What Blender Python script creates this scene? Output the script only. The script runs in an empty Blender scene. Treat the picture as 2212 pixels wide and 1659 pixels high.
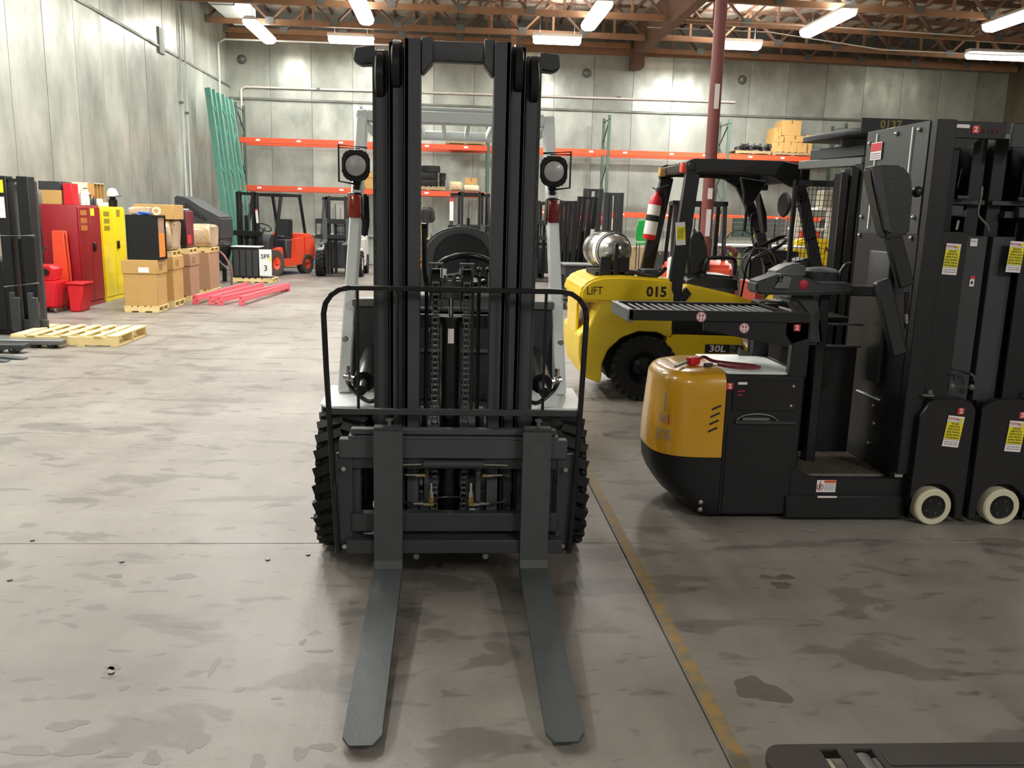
import bpy, bmesh, math, random
from mathutils import Vector, Matrix
random.seed(7)
S = bpy.context.scene
COL = S.collection
PI = math.pi
R = math.radians
# ------------------------------------------------------------------ camera
PSI, TH, RO, HC = R(4.2), R(11.2), R(1.5), 1.65
fw = Vector((math.sin(PSI)*math.cos(TH), math.cos(PSI)*math.cos(TH), -math.sin(TH)))
r0 = Vector((math.cos(PSI), -math.sin(PSI), 0))
u0 = r0.cross(fw)
rv = r0*math.cos(RO)+u0*math.sin(RO)
uv = u0*math.cos(RO)-r0*math.sin(RO)
cam = bpy.data.cameras.new('camera')
camo = bpy.data.objects.new('camera', cam)
COL.objects.link(camo)
mw = Matrix((rv, uv, -fw)).transposed().to_4x4()
mw.translation = Vector((0, 0, HC))
camo.matrix_world = mw
cam.sensor_fit = 'HORIZONTAL'
cam.sensor_width = 36
cam.lens = 36*1850/2212
cam.clip_end = 200
S.camera = camo
# ------------------------------------------------------------------ world, exposure
w = bpy.data.worlds.new('world')
S.world = w
w.use_nodes = True
w.node_tree.nodes['Background'].inputs[0].default_value = (.55, .6, .65, 1)
w.node_tree.nodes['Background'].inputs[1].default_value = .10
S.view_settings.view_transform = 'Standard'
S.view_settings.look = 'None'
S.view_settings.exposure = -0.9
S.view_settings.gamma = 1
S.view_settings.use_curve_mapping = False
# ------------------------------------------------------------------ ceiling lamps (x, y, along, length, power)
LAMPS = [(-5.1, 24.3, 'y', 2.4, 75), (-2.8, 24.9, 'x', 1.25, 55), (-2.15, 21.3, 'y', 2.4, 125), (2.7, 23.8, 'x', 1.3, 95),
         (3.26, 20.9, 'y', 2.4, 110), (8.62, 20.6, 'y', 2.4, 160), (7.5, 23.5, 'x', 1.2, 300), (14.8, 23.5, 'x', 2.0, 7),
         (12.4, 19.2, 'y', 2.4, 7),
         (-4.6, 16.3, 'y', 2.4, 75), (-5.45, 9.3, 'y', 2.4, 225), (-3.3, 13.2, 'y', 2.4, 190), (-1.2, 17.3, 'y', 2.4, 130),
         (3.2, 14.5, 'y', 2.4, 80), (8.6, 12.5, 'y', 2.4, 25), (-5.2, 5.0, 'y', 2.4, 125), (-1.5, 8.3, 'y', 2.4, 125), (5.5, 9.0, 'y', 2.4, 22),
         (5.6, -4.0, 'y', 2.4, 270), (-4.0, -6.4, 'y', 2.4, 150), (9.5, -4.0, 'y', 2.4, 170)]  # unseen lamps behind the camera, added as fill for camera-facing surfaces
LZ = 6.25
def area(x, y, z, along, L, P, col=(1, .975, .94), up=False):
    l = bpy.data.lights.new('lamp_light', 'AREA')
    l.shape = 'RECTANGLE'
    l.size, l.size_y = (L, .26) if along == 'x' else (.26, L)
    l.energy = P
    l.color = col
    o = bpy.data.objects.new('lamp_light', l)
    o.location = (x, y, z)
    if up: o.rotation_euler = (PI, 0, 0)
    COL.objects.link(o)
    return o

# ------------------------------------------------------------------ materials
def s2l(c):
    return tuple((v/12.92 if v <= .04045 else ((v+.055)/1.055)**2.4) for v in c)
def hexc(h):
    return s2l(tuple(int(h[i:i+2], 16)/255 for i in (0, 2, 4)))
_m = {}
def M(name, h, rough=.5, metal=0., var=.12, sc=6., bump=0., bsc=60., coat=0., emis=0., trans=0., spec=.5, rv_=0.):
    """procedural paint: colour with mottled variation, roughness variation and fine relief"""
    if name in _m:
        return _m[name]
    m = bpy.data.materials.new(name)
    m.use_nodes = True
    nt = m.node_tree
    b = nt.nodes['Principled BSDF']
    c = hexc(h)
    b.inputs['Base Color'].default_value = (*c, 1)
    b.inputs['Roughness'].default_value = rough
    b.inputs['Metallic'].default_value = metal
    b.inputs['Specular IOR Level'].default_value = spec
    b.inputs['Coat Weight'].default_value = coat
    b.inputs['Coat Roughness'].default_value = .06
    if trans:
        b.inputs['Transmission Weight'].default_value = trans
    if emis:
        b.inputs['Emission Color'].default_value = (*c, 1)
        b.inputs['Emission Strength'].default_value = emis
    if var or bump:
        tc = nt.nodes.new('ShaderNodeTexCoord')
        n = nt.nodes.new('ShaderNodeTexNoise')
        n.inputs['Scale'].default_value = sc
        n.inputs['Detail'].default_value = 4
        nt.links.new(tc.outputs['Object'], n.inputs['Vector'])
        if var:
            mx = nt.nodes.new('ShaderNodeMix')
            mx.data_type = 'RGBA'
            mx.inputs['A'].default_value = (*[v*(1-var) for v in c], 1)
            mx.inputs['B'].default_value = (*[min(1, v*(1+var)) for v in c], 1)
            nt.links.new(n.outputs['Fac'], mx.inputs['Factor'])
            nt.links.new(mx.outputs['Result'], b.inputs['Base Color'])
        if rv_:
            mr = nt.nodes.new('ShaderNodeMapRange')
            mr.inputs['From Min'].default_value = .35
            mr.inputs['From Max'].default_value = .65
            mr.inputs['To Min'].default_value = rough-rv_
            mr.inputs['To Max'].default_value = rough+rv_
            nt.links.new(n.outputs['Fac'], mr.inputs['Value'])
            nt.links.new(mr.outputs[0], b.inputs['Roughness'])
        if bump:
            n2 = nt.nodes.new('ShaderNodeTexNoise')
            n2.inputs['Scale'].default_value = bsc
            n2.inputs['Detail'].default_value = 3
            nt.links.new(tc.outputs['Object'], n2.inputs['Vector'])
            bp = nt.nodes.new('ShaderNodeBump')
            bp.inputs['Strength'].default_value = bump
            bp.inputs['Distance'].default_value = .004
            nt.links.new(n2.outputs['Fac'], bp.inputs['Height'])
            nt.links.new(bp.outputs['Normal'], b.inputs['Normal'])
    _m[name] = m
    return m

BLK = M('black_paint', '18191b', .45, var=.15, sc=9, bump=.15, bsc=220, spec=.4)
MST = M('mast_paint', '45474b', .5, var=.12, sc=9, bump=.15, bsc=220, spec=.4)
BLK2 = M('black_gloss_paint', '151517', .3, var=.1, spec=.5)
CHAR = M('charcoal_paint', '323538', .5, var=.15, bump=.1, bsc=200)
DGR = M('dark_grey_plastic', '3a3b3d', .5, var=.1, bump=.2, bsc=180)
GRY = M('grey_steel', '6d706f', .42, metal=.35, var=.12, sc=14)
FORK = M('fork_steel', '4a4f50', .55, metal=.2, var=.2, sc=12, bump=.3, bsc=90)
LGR = M('light_grey_paint', 'e2e9e8', .4, var=.05)
CHR = M('chrome', 'c9c9c6', .18, metal=1, var=.1, sc=40)
BRS = M('brass_fitting', 'b09a55', .3, metal=1, var=.15, sc=40)
RUB = M('rubber', '232323', .75, var=.2, sc=20, bump=.3, bsc=120, spec=.3)
RUBD = M('dusty_rubber', '4a4338', .85, var=.3, sc=12, bump=.3)
YEL = M('yellow_paint', 'e3c21e', .35, var=.08, sc=5, coat=.3)
GYEL = M('golden_yellow_paint', 'cf9a22', .3, var=.04, coat=.8)
SYEL = M('safety_yellow_paint', 'f4dc10', .3, var=.05, coat=.3)
SRED = M('maroon_paint', '8e1521', .4, var=.08, coat=.2)
RED = M('red_plastic', 'cf1f2b', .4, var=.08)
ORR = M('orange_red_paint', 'dd4a2c', .45, var=.12)
PINK = M('coral_beam_paint', 'e96c79', .4, var=.1, sc=15)
BEAM = M('orange_beam_paint', 'd2522f', .45, var=.12, sc=8)
GRN = M('green_rack_paint', '5b9382', .55, var=.2, sc=10)
DGRN = M('dark_green_rack_paint', '4b5e54', .55, var=.2, sc=10)
CARD = M('cardboard', 'c0995c', .8, var=.1, sc=5, bump=.15, bsc=40)
CARD2 = M('dusky_cardboard', 'a58468', .8, var=.12, sc=5, bump=.15, bsc=40)
CARDE = M('cardboard_print', '8b6838', .85, var=.2, sc=30)
WOOD = M('pale_pine', 'e6cf94', .7, var=.16, sc=9, bump=.2, bsc=50)
WOOD2 = M('grey_pallet_wood', 'a08a66', .8, var=.2, sc=9)
WHT = M('white_plastic', 'e6e2da', .4, var=.05)
PAPER = M('white_paper', 'ece6e6', .6, var=.03)
LABY = M('label_yellow', 'e8dc22', .5, var=.04)
LABR = M('label_red', 'd2343c', .5, var=.05)
INK = M('ink_black', '1c1b1a', .6, var=0)
INKR = M('ink_red', 'b01f35', .6, var=0)
INKG = M('ink_grey', '8d8590', .6, var=0)
ORL = M('label_orange', 'de5a28', .5, var=.03)
AMB = M('amber_lens', 'a52c12', .15, var=.15, sc=60, coat=.8)
REDL = M('dark_red_lens', '6e1512', .2, var=.2, sc=60, coat=.6)
LENS = M('lamp_lens', 'b5b6b4', .25, var=.12, sc=120, bump=.4, bsc=160, coat=.3)
FILM = M('stretch_film', 'c4ab8e', .2, var=.3, sc=14, bump=1., bsc=9, coat=.6)
BLUE = M('blue_plastic', '3d6ac4', .4, var=.1)
DBLUE = M('deep_blue_plastic', '2142a0', .4, var=.1)
PERI = M('periwinkle_plastic', '6f95dc', .4, var=.08)
GREENP = M('green_plastic', '1fb04a', .4, var=.08)
MAR = M('maroon_column_paint', '7d4440', .5, var=.18, sc=5)
TAN = M('tan_item', 'c9b894', .7, var=.15)
VINYL = M('black_vinyl', '242628', .38, var=.1, bump=.25, bsc=140)
SEAT = M('grey_seat_vinyl', '4c4e52', .45, var=.08, bump=.2, bsc=120)
HOSE = M('black_hose', '131313', .4, var=.1)
GRATE = M('tread_mat', '6f6a62', .6, var=.15, sc=20)
PURP = M('film_wrapped_red', '7a2a36', .3, var=.3, sc=20, coat=.4)
CREAM = M('cream_roller', 'cfcbb0', .6, var=.08)
ORNG = M('orange_panel', 'e58a35', .6, var=.1)
WOODD = M('truss_timber', '8f6a4e', .75, var=.3, sc=3, bump=.2, bsc=30)
WOODD2 = M('dark_truss_timber', '6b5040', .8, var=.3, sc=3, bump=.2, bsc=30)
TUBE = M('lit_tube', 'fff8e8', .3, var=0, emis=18)

# galvanised sheet for the walls: metallic, blotchy spangle, soft dents
def galv(name, a, b_, metal=.55, rough=.38):
    m = bpy.data.materials.new(name)
    m.use_nodes = True
    nt = m.node_tree
    L = nt.links.new
    p = nt.nodes['Principled BSDF']
    p.inputs['Metallic'].default_value = metal
    tc = nt.nodes.new('ShaderNodeTexCoord')
    oi = nt.nodes.new('ShaderNodeObjectInfo')
    mp = nt.nodes.new('ShaderNodeMapping')
    mp.inputs['Scale'].default_value = (1, 1, .6)
    ad = nt.nodes.new('ShaderNodeVectorMath')
    ad.operation = 'ADD'
    sc = nt.nodes.new('ShaderNodeMath')
    sc.operation = 'MULTIPLY'
    sc.inputs[1].default_value = 50
    L(oi.outputs['Random'], sc.inputs[0])
    L(tc.outputs['Object'], mp.inputs[0])
    L(mp.outputs[0], ad.inputs[0])
    L(sc.outputs[0], ad.inputs[1])
    n = nt.nodes.new('ShaderNodeTexNoise')
    n.inputs['Scale'].default_value = 1.3
    n.inputs['Detail'].default_value = 5
    n.inputs['Roughness'].default_value = .6
    L(ad.outputs[0], n.inputs['Vector'])
    mx = nt.nodes.new('ShaderNodeMix')
    mx.data_type = 'RGBA'
    mx.inputs['A'].default_value = (*hexc(a), 1)
    mx.inputs['B'].default_value = (*hexc(b_), 1)
    mr = nt.nodes.new('ShaderNodeMapRange')
    mr.inputs['From Min'].default_value = .3
    mr.inputs['From Max'].default_value = .7
    L(n.outputs['Fac'], mr.inputs['Value'])
    L(mr.outputs[0], mx.inputs['Factor'])
    hs = nt.nodes.new('ShaderNodeHueSaturation')
    mv = nt.nodes.new('ShaderNodeMapRange')
    mv.inputs['To Min'].default_value = .82
    mv.inputs['To Max'].default_value = 1.12
    L(oi.outputs['Random'], mv.inputs['Value'])
    L(mv.outputs[0], hs.inputs['Value'])
    L(mx.outputs['Result'], hs.inputs['Color'])
    L(hs.outputs[0], p.inputs['Base Color'])
    n2 = nt.nodes.new('ShaderNodeTexNoise')
    n2.inputs['Scale'].default_value = 2.6
    n2.inputs['Detail'].default_value = 3
    L(ad.outputs[0], n2.inputs['Vector'])
    m2 = nt.nodes.new('ShaderNodeMapRange')
    m2.inputs['To Min'].default_value = rough-.14
    m2.inputs['To Max'].default_value = rough+.16
    L(n2.outputs['Fac'], m2.inputs['Value'])
    L(m2.outputs[0], p.inputs['Roughness'])
    n3 = nt.nodes.new('ShaderNodeTexNoise')
    n3.inputs['Scale'].default_value = .9
    n3.inputs['Detail'].default_value = 2
    L(ad.outputs[0], n3.inputs['Vector'])
    bp = nt.nodes.new('ShaderNodeBump')
    bp.inputs['Strength'].default_value = .55
    bp.inputs['Distance'].default_value = .06
    L(n3.outputs['Fac'], bp.inputs['Height'])
    L(bp.outputs[0], p.inputs['Normal'])
    return m
GALV = galv('galvanised_sheet', 'c3c7be', '8f958d', .4, .36)
GALVD = galv('dark_galvanised_sheet', '8d918a', '6c6f68', .4, .5)
BROWNW = galv('brown_wall_sheet', '6d6350', '51493c', .1, .6)
FOIL = galv('foil_insulation', 'e2dccf', 'a89e8c', .35, .45)

def concrete():
    m = bpy.data.materials.new('worn_concrete')
    m.use_nodes = True
    nt = m.node_tree
    L = nt.links.new
    p = nt.nodes['Principled BSDF']
    tc = nt.nodes.new('ShaderNodeNewGeometry')
    def noise(scale, det=5, vec=None, rough=.55, dist=0):
        n = nt.nodes.new('ShaderNodeTexNoise')
        n.inputs['Scale'].default_value = scale
        n.inputs['Detail'].default_value = det
        n.inputs['Roughness'].default_value = rough
        n.inputs['Distortion'].default_value = dist
        L(vec or tc.outputs['Position'], n.inputs['Vector'])
        return n.outputs['Fac']
    def ramp(f, pts):
        r = nt.nodes.new('ShaderNodeValToRGB')
        el = r.color_ramp.elements
        while len(el) < len(pts):
            el.new(.5)
        for e, (q, c) in zip(el, pts):
            e.position = q
            e.color = (*c, 1) if len(c) == 3 else c
        L(f, r.inputs[0])
        return r.outputs[0]
    def mul(a, b, f=1.):
        x = nt.nodes.new('ShaderNodeMix')
        x.data_type = 'RGBA'
        x.blend_type = 'MULTIPLY'
        x.inputs['Factor'].default_value = f
        L(a, x.inputs['A'])
        L(b, x.inputs['B'])
        return x.outputs['Result']
    g = lambda v: (v, v, v)
    base = ramp(noise(.55, 4), [(.32, hexc('746f68')), (.52, hexc('837e77')), (.7, hexc('8f8c84'))])
    mot = ramp(noise(3.2, 6), [(.3, g(.86)), (.55, g(1)), (.8, g(1.0))])
    # oily stains, stretched a little across the aisle
    mp = nt.nodes.new('ShaderNodeMapping')
    mp.inputs['Scale'].default_value = (.7, 1.5, 1)
    mp.inputs['Rotation'].default_value = (0, 0, .5)
    L(tc.outputs['Position'], mp.inputs[0])
    st = ramp(noise(2.6, 3, mp.outputs[0], .55, .5), [(.0, g(1)), (.56, g(1)), (.60, g(.70)), (1, g(.55))])
    sp = ramp(noise(9, 2, mp.outputs[0], .5, .3), [(0, g(1)), (.63, g(1)), (.68, g(.72)), (1, g(.6))])
    # long scrape marks down the aisle
    mp2 = nt.nodes.new('ShaderNodeMapping')
    mp2.inputs['Scale'].default_value = (3.2, .22, 1)
    mp2.inputs['Rotation'].default_value = (0, 0, .12)
    L(tc.outputs['Position'], mp2.inputs[0])
    sk = ramp(noise(1.0, 4, mp2.outputs[0], .6), [(.3, g(.9)), (.5, g(1)), (.7, g(1.08))])
    mp3 = nt.nodes.new('ShaderNodeMapping')
    mp3.inputs['Scale'].default_value = (.25, 3.0, 1)
    L(tc.outputs['Position'], mp3.inputs[0])
    sk2 = ramp(noise(1.0, 4, mp3.outputs[0], .6), [(.3, g(.88)), (.48, g(1)), (.7, g(1.03))])
    fine = ramp(noise(120, 3), [(.3, g(.93)), (.7, g(1.05))])
    c = mul(mul(mul(mul(mul(mul(base, mot), st), sp), sk), sk2), fine)
    L(c, p.inputs['Base Color'])
    rr = nt.nodes.new('ShaderNodeMapRange')
    rr.inputs['To Min'].default_value = .3
    rr.inputs['To Max'].default_value = .62
    L(noise(1.1, 4), rr.inputs['Value'])
    L(rr.outputs[0], p.inputs['Roughness'])
    p.inputs['Specular IOR Level'].default_value = .45
    bp = nt.nodes.new('ShaderNodeBump')
    bp.inputs['Strength'].default_value = .25
    bp.inputs['Distance'].default_value = .004
    L(noise(35, 4), bp.inputs['Height'])
    L(bp.outputs[0], p.inputs['Normal'])
    return m
CONC = concrete()
LINEY = None
def linemat():
    """worn yellow floor paint: patches of bare concrete show through"""
    m = bpy.data.materials.new('worn_yellow_line')
    m.use_nodes = True
    nt = m.node_tree
    p = nt.nodes['Principled BSDF']
    g = nt.nodes.new('ShaderNodeNewGeometry')
    n = nt.nodes.new('ShaderNodeTexNoise')
    n.inputs['Scale'].default_value = 14
    n.inputs['Detail'].default_value = 8
    nt.links.new(g.outputs['Position'], n.inputs['Vector'])
    r = nt.nodes.new('ShaderNodeValToRGB')
    r.color_ramp.elements[0].position = .42
    r.color_ramp.elements[0].color = (*hexc('77705f'), 1)
    r.color_ramp.elements[1].position = .55
    r.color_ramp.elements[1].color = (*hexc('93794a'), 1)
    nt.links.new(n.outputs['Fac'], r.inputs[0])
    nt.links.new(r.outputs[0], p.inputs['Base Color'])
    p.inputs['Roughness'].default_value = .6
    return m
LINEY = linemat()

# ------------------------------------------------------------------ geometry helpers
ROOT = {}
def tag(o, label=None, cat=None, group=None, kind=None):
    if label: o['label'] = label
    if cat: o['category'] = cat
    if group: o['group'] = group
    if kind: o['kind'] = kind
    return o
def thing(name, label, cat, loc=(0, 0, 0), rz=0., group=None):
    o = bpy.data.objects.new(name, None)
    COL.objects.link(o)
    o.location = loc
    o.rotation_euler = (0, 0, rz)
    o.empty_display_size = .1
    ROOT[o] = Matrix.Translation(Vector(loc)) @ Matrix.Rotation(rz, 4, 'Z')
    return tag(o, label, cat, group)
def dup(root, loc, rz=0., label=None, group=None):
    r = root.copy()
    COL.objects.link(r)
    r.location = loc
    r.rotation_euler = (0, 0, rz)
    if label: r['label'] = label
    if group: r['group'] = group
    for ch in list(root.children):
        c = ch.copy()
        COL.objects.link(c)
        c.parent = r
        for g in ch.children:
            d = g.copy()
            COL.objects.link(d)
            d.parent = c
    return r
def frame(d, upv=Vector((0, 0, 1))):
    d = d.normalized()
    if abs(d.dot(upv)) > .98:
        upv = Vector((0, 1, 0))
    x = d.cross(upv).normalized()
    y = x.cross(d).normalized()
    return x, y, d
class MB:
    def __init__(s):
        s.bm = bmesh.new()
        s.mats = []
        s.mi = 0
        s.sm = []
    def use(s, mat):
        if mat not in s.mats:
            s.mats.append(mat)
        s.mi = s.mats.index(mat)
        return s
    def _add(s, bm2, M4=None, smooth=False):
        me = bpy.data.meshes.new('t')
        if M4 is not None:
            bm2.transform(M4)
        for f in bm2.faces:
            f.material_index = s.mi
            f.smooth = smooth
        bm2.to_mesh(me)
        bm2.free()
        s.bm.from_mesh(me)
        bpy.data.meshes.remove(me)
        return s
    def box(s, c, d, rot=(0, 0, 0), bev=0., seg=1):
        b = bmesh.new()
        bmesh.ops.create_cube(b, size=1)
        bmesh.ops.scale(b, vec=d, verts=b.verts)
        if bev:
            bmesh.ops.bevel(b, geom=b.edges[:], offset=min(bev, min(d)*.45), segments=seg, affect='EDGES', profile=.5)
        from mathutils import Euler
        return s._add(b, Matrix.Translation(Vector(c)) @ Euler(rot).to_matrix().to_4x4())
    def b2(s, x0, x1, y0, y1, z0, z1, bev=0., seg=1):
        return s.box(((x0+x1)/2, (y0+y1)/2, (z0+z1)/2), (abs(x1-x0), abs(y1-y0), abs(z1-z0)), bev=bev, seg=seg)
    def bar(s, p0, p1, w, h, up=(0, 0, 1), bev=0.):
        p0, p1 = Vector(p0), Vector(p1)
        x, y, d = frame(p1-p0, Vector(up))
        b = bmesh.new()
        bmesh.ops.create_cube(b, size=1)
        bmesh.ops.scale(b, vec=(w, h, (p1-p0).length), verts=b.verts)
        if bev:
            bmesh.ops.bevel(b, geom=b.edges[:], offset=bev, segments=1, affect='EDGES')
        m = Matrix((x, y, d)).transposed().to_4x4()
        m.translation = (p0+p1)/2
        return s._add(b, m)
    def cyl(s, p0, p1, r, r1=None, n=20, cap=True, bev=0.):
        p0, p1 = Vector(p0), Vector(p1)
        x, y, d = frame(p1-p0)
        b = bmesh.new()
        bmesh.ops.create_cone(b, cap_ends=cap, segments=n, radius1=r, radius2=r if r1 is None else r1, depth=(p1-p0).length)
        if bev:
            es = [e for e in b.edges if abs(e.verts[0].co.z-e.verts[1].co.z) < 1e-6]
            bmesh.ops.bevel(b, geom=es, offset=bev, segments=2, affect='EDGES')
        m = Matrix((x, y, d)).transposed().to_4x4()
        m.translation = (p0+p1)/2
        s._add(b, m, True)
        return s
    def tube(s, pts, r, n=8, closed=False, sub=0):
        pts = [Vector(p) for p in pts]
        if sub:
            pts = smoothpath(pts, sub, closed)
        b = bmesh.new()
        k = len(pts)
        rings = []
        up = None
        for i, p in enumerate(pts):
            if closed:
                d = pts[(i+1) % k]-pts[i-1]
            else:
                d = pts[min(i+1, k-1)]-pts[max(i-1, 0)]
            d.normalize()
            if up is None:
                x, y, _ = frame(d)
            else:
                x = (up - d*up.dot(d)).normalized()
                y = d.cross(x)
            up = x
            rings.append([b.verts.new(p+(x*math.cos(2*PI*j/n)+y*math.sin(2*PI*j/n))*r) for j in range(n)])
        m = k if closed else k-1
        for i in range(m):
            A, B = rings[i], rings[(i+1) % k]
            for j in range(n):
                b.faces.new((A[j], A[(j+1) % n], B[(j+1) % n], B[j]))
        if not closed:
            b.faces.new(rings[0][::-1])
            b.faces.new(rings[-1])
        bmesh.ops.recalc_face_normals(b, faces=b.faces)
        return s._add(b, None, True)
    def prism(s, poly, axis, a0, a1, bev=0., seg=1, taper=None):
        """poly in the plane normal to axis; x:(y,z) y:(x,z) z:(x,y)"""
        b = bmesh.new()
        def P(u, v, a):
            return {'x': (a, u, v), 'y': (u, a, v), 'z': (u, v, a)}[axis]
        A = [b.verts.new(P(u, v, a0)) for u, v in poly]
        pl = poly if taper is None else taper
        B = [b.verts.new(P(u, v, a1)) for u, v in pl]
        n = len(poly)
        b.faces.new(A)
        b.faces.new(B[::-1])
        for i in range(n):
            b.faces.new((A[i], B[i], B[(i+1) % n], A[(i+1) % n]))
        bmesh.ops.recalc_face_normals(b, faces=b.faces)
        if bev:
            bmesh.ops.bevel(b, geom=b.edges[:], offset=bev, segments=seg, affect='EDGES', clamp_overlap=True)
        return s._add(b)
    def lathe(s, prof, o, axis, n=32, closed=False):
        o = Vector(o)
        x, y, d = frame(Vector(axis))
        b = bmesh.new()
        rings = []
        for r, h in prof:
            if r < 1e-5:
                rings.append([b.verts.new(o+d*h)])
            else:
                rings.append([b.verts.new(o+d*h+(x*math.cos(2*PI*j/n)+y*math.sin(2*PI*j/n))*r) for j in range(n)])
        k = len(rings)
        for i in range(k if closed else k-1):
            A, B = rings[i], rings[(i+1) % k]
            for j in range(n):
                j2 = (j+1) % n
                if len(A) == 1 and len(B) == 1: continue
                if len(A) == 1: b.faces.new((A[0], B[j], B[j2]))
                elif len(B) == 1: b.faces.new((A[j], A[j2], B[0]))
                else: b.faces.new((A[j], A[j2], B[j2], B[j]))
        bmesh.ops.recalc_face_normals(b, faces=b.faces)
        return s._add(b, None, True)
    def ball(s, c, r, sc=(1, 1, 1), n=16, rot=None):
        b = bmesh.new()
        bmesh.ops.create_uvsphere(b, u_segments=n, v_segments=max(6, n//2), radius=r)
        m = Matrix.Translation(Vector(c))
        if rot: m = m @ rot
        m = m @ Matrix.Diagonal((*sc, 1))
        return s._add(b, m, True)
    def grid(s, fn, nu, nv, smooth=True, closed=False):
        b = bmesh.new()
        V = [[b.verts.new(fn(i/nu, j/nv)) for j in range(nv+1)] for i in range(nu+(0 if closed else 1))]
        K = len(V)
        for i in range(nu):
            for j in range(nv):
                b.faces.new((V[i][j], V[(i+1) % K][j], V[(i+1) % K][j+1], V[i][j+1]))
        return s._add(b, None, smooth)
    def txt(s, body, o, u, v, size, align='CENTER', ext=.0004, wid=1., bold=0.):
        cu = bpy.data.curves.new('t', 'FONT')
        cu.body = body
        cu.size = size
        cu.align_x = align
        cu.align_y = 'CENTER'
        cu.extrude = ext
        cu.resolution_u = 2
        cu.offset = bold
        ob = bpy.data.objects.new('t', cu)
        me = ob.to_mesh()
        b = bmesh.new()
        b.from_mesh(me)
        ob.to_mesh_clear()
        bpy.data.objects.remove(ob)
        bpy.data.curves.remove(cu)
        u, v = Vector(u).normalized(), Vector(v).normalized()
        m = Matrix((u*wid, v, u.cross(v))).transposed().to_4x4()
        m.translation = Vector(o)
        return s._add(b, m)
    def build(s, name, mat=None, parent=None, world=False, xf=None, label=None, kind=None, shade=None):
        if mat is not None and not s.mats:
            s.mats = [mat]
        if xf is not None:
            s.bm.transform(xf)
            if xf.determinant() < 0:
                bmesh.ops.reverse_faces(s.bm, faces=s.bm.faces[:])
        if world and parent is not None:
            rt = parent
            while rt.parent is not None:
                rt = rt.parent
            s.bm.transform(ROOT[rt].inverted())
        me = bpy.data.meshes.new(name)
        s.bm.to_mesh(me)
        s.bm.free()
        for m in s.mats:
            me.materials.append(m)
        try:
            me.set_sharp_from_angle(angle=R(38))
        except Exception:
            pass
        o = bpy.data.objects.new(name, me)
        COL.objects.link(o)
        if parent is not None:
            o.parent = parent
        if label: o['label'] = label
        if kind: o['kind'] = kind
        return o
def smoothpath(pts, sub, closed=False):
    out = []
    n = len(pts)
    rng = n if closed else n-1
    for i in range(rng):
        p0 = pts[i-1] if (closed or i > 0) else pts[0]*2-pts[1]
        p1, p2 = pts[i], pts[(i+1) % n]
        p3 = pts[(i+2) % n] if (closed or i+2 < n) else p2*2-p1
        for k in range(sub):
            t = k/sub
            out.append(.5*((2*p1)+(p2-p0)*t+(2*p0-5*p1+4*p2-p3)*t*t+(3*p1-p0-3*p2+p3)*t**3))
    if not closed:
        out.append(pts[-1])
    return out
def mesh_thing(mb, name, mat, label, cat, group=None, origin=None):
    """a top-level object of one mesh, origin put at its base"""
    o = mb.build(name, mat)
    vs = [v.co for v in o.data.vertices]
    lo = Vector((min(v.x for v in vs), min(v.y for v in vs), min(v.z for v in vs)))
    hi = Vector((max(v.x for v in vs), max(v.y for v in vs), max(v.z for v in vs)))
    c = Vector(((lo.x+hi.x)/2, (lo.y+hi.y)/2, lo.z))
    o.data.transform(Matrix.Translation(-c))
    o.location = c
    return tag(o, label, cat, group)
def rrect(x0, x1, y0, y1, r, n=5):
    out = []
    for cx, cy, a in ((x1-r, y1-r, 0), (x0+r, y1-r, 90), (x0+r, y0+r, 180), (x1-r, y0+r, 270)):
        for k in range(n+1):
            t = R(a+90*k/n)
            out.append((cx+r*math.cos(t), cy+r*math.sin(t)))
    return out
def torus(mb, c, axis, Rr, r, n=28, m=8):
    x, y, d = frame(Vector(axis))
    pts = [Vector(c)+(x*math.cos(2*PI*i/n)+y*math.sin(2*PI*i/n))*Rr for i in range(n)]
    return mb.tube(pts, r, m, closed=True)
#PART2
# ================================================================== THE SETTING
XL, XR, YB, YF, ZC = -6.62, 17.3, 27.0, -8.0, 7.35
def struct(name):
    o = bpy.data.objects.new(name, None)
    COL.objects.link(o)
    ROOT[o] = Matrix.Identity(4)
    o['kind'] = 'structure'
    return o
fl = MB().b2(XL-.2, XR+.2, YF-.2, YB+.2, -.2, -.012).build('floor', GALVD)
fl['kind'] = 'structure'
ROOT[fl] = Matrix.Identity(4)
xs = [XL, -3.58, .877, 5.33, 9.79, 14.24, XR]
ys = [YF, -3.9, 4.13, 12.18, 20.2, YB]
for i in range(len(xs)-1):
    for j in range(len(ys)-1):
        MB().b2(xs[i]+.0025, xs[i+1]-.0025, ys[j]+.0025, ys[j+1]-.0025, -.012, 0, bev=.0015).build('slab', CONC, fl)
MB().b2(.886, .938, -4, 11.9, 0, .0012).build('painted_line', LINEY, fl, label='worn yellow painted line')
for x, y in ((-1.53, 3.9), (-.86, 3.92), (-.68, 3.98), (-.74, 4.5), (-1.94, 3.7), (-2.06, 4.17), (-1.2, 2.9)):
    MB().cyl((x, y, 0), (x, y, .006), .011, n=10).build('anchor_bolt', GRY, fl)

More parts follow.
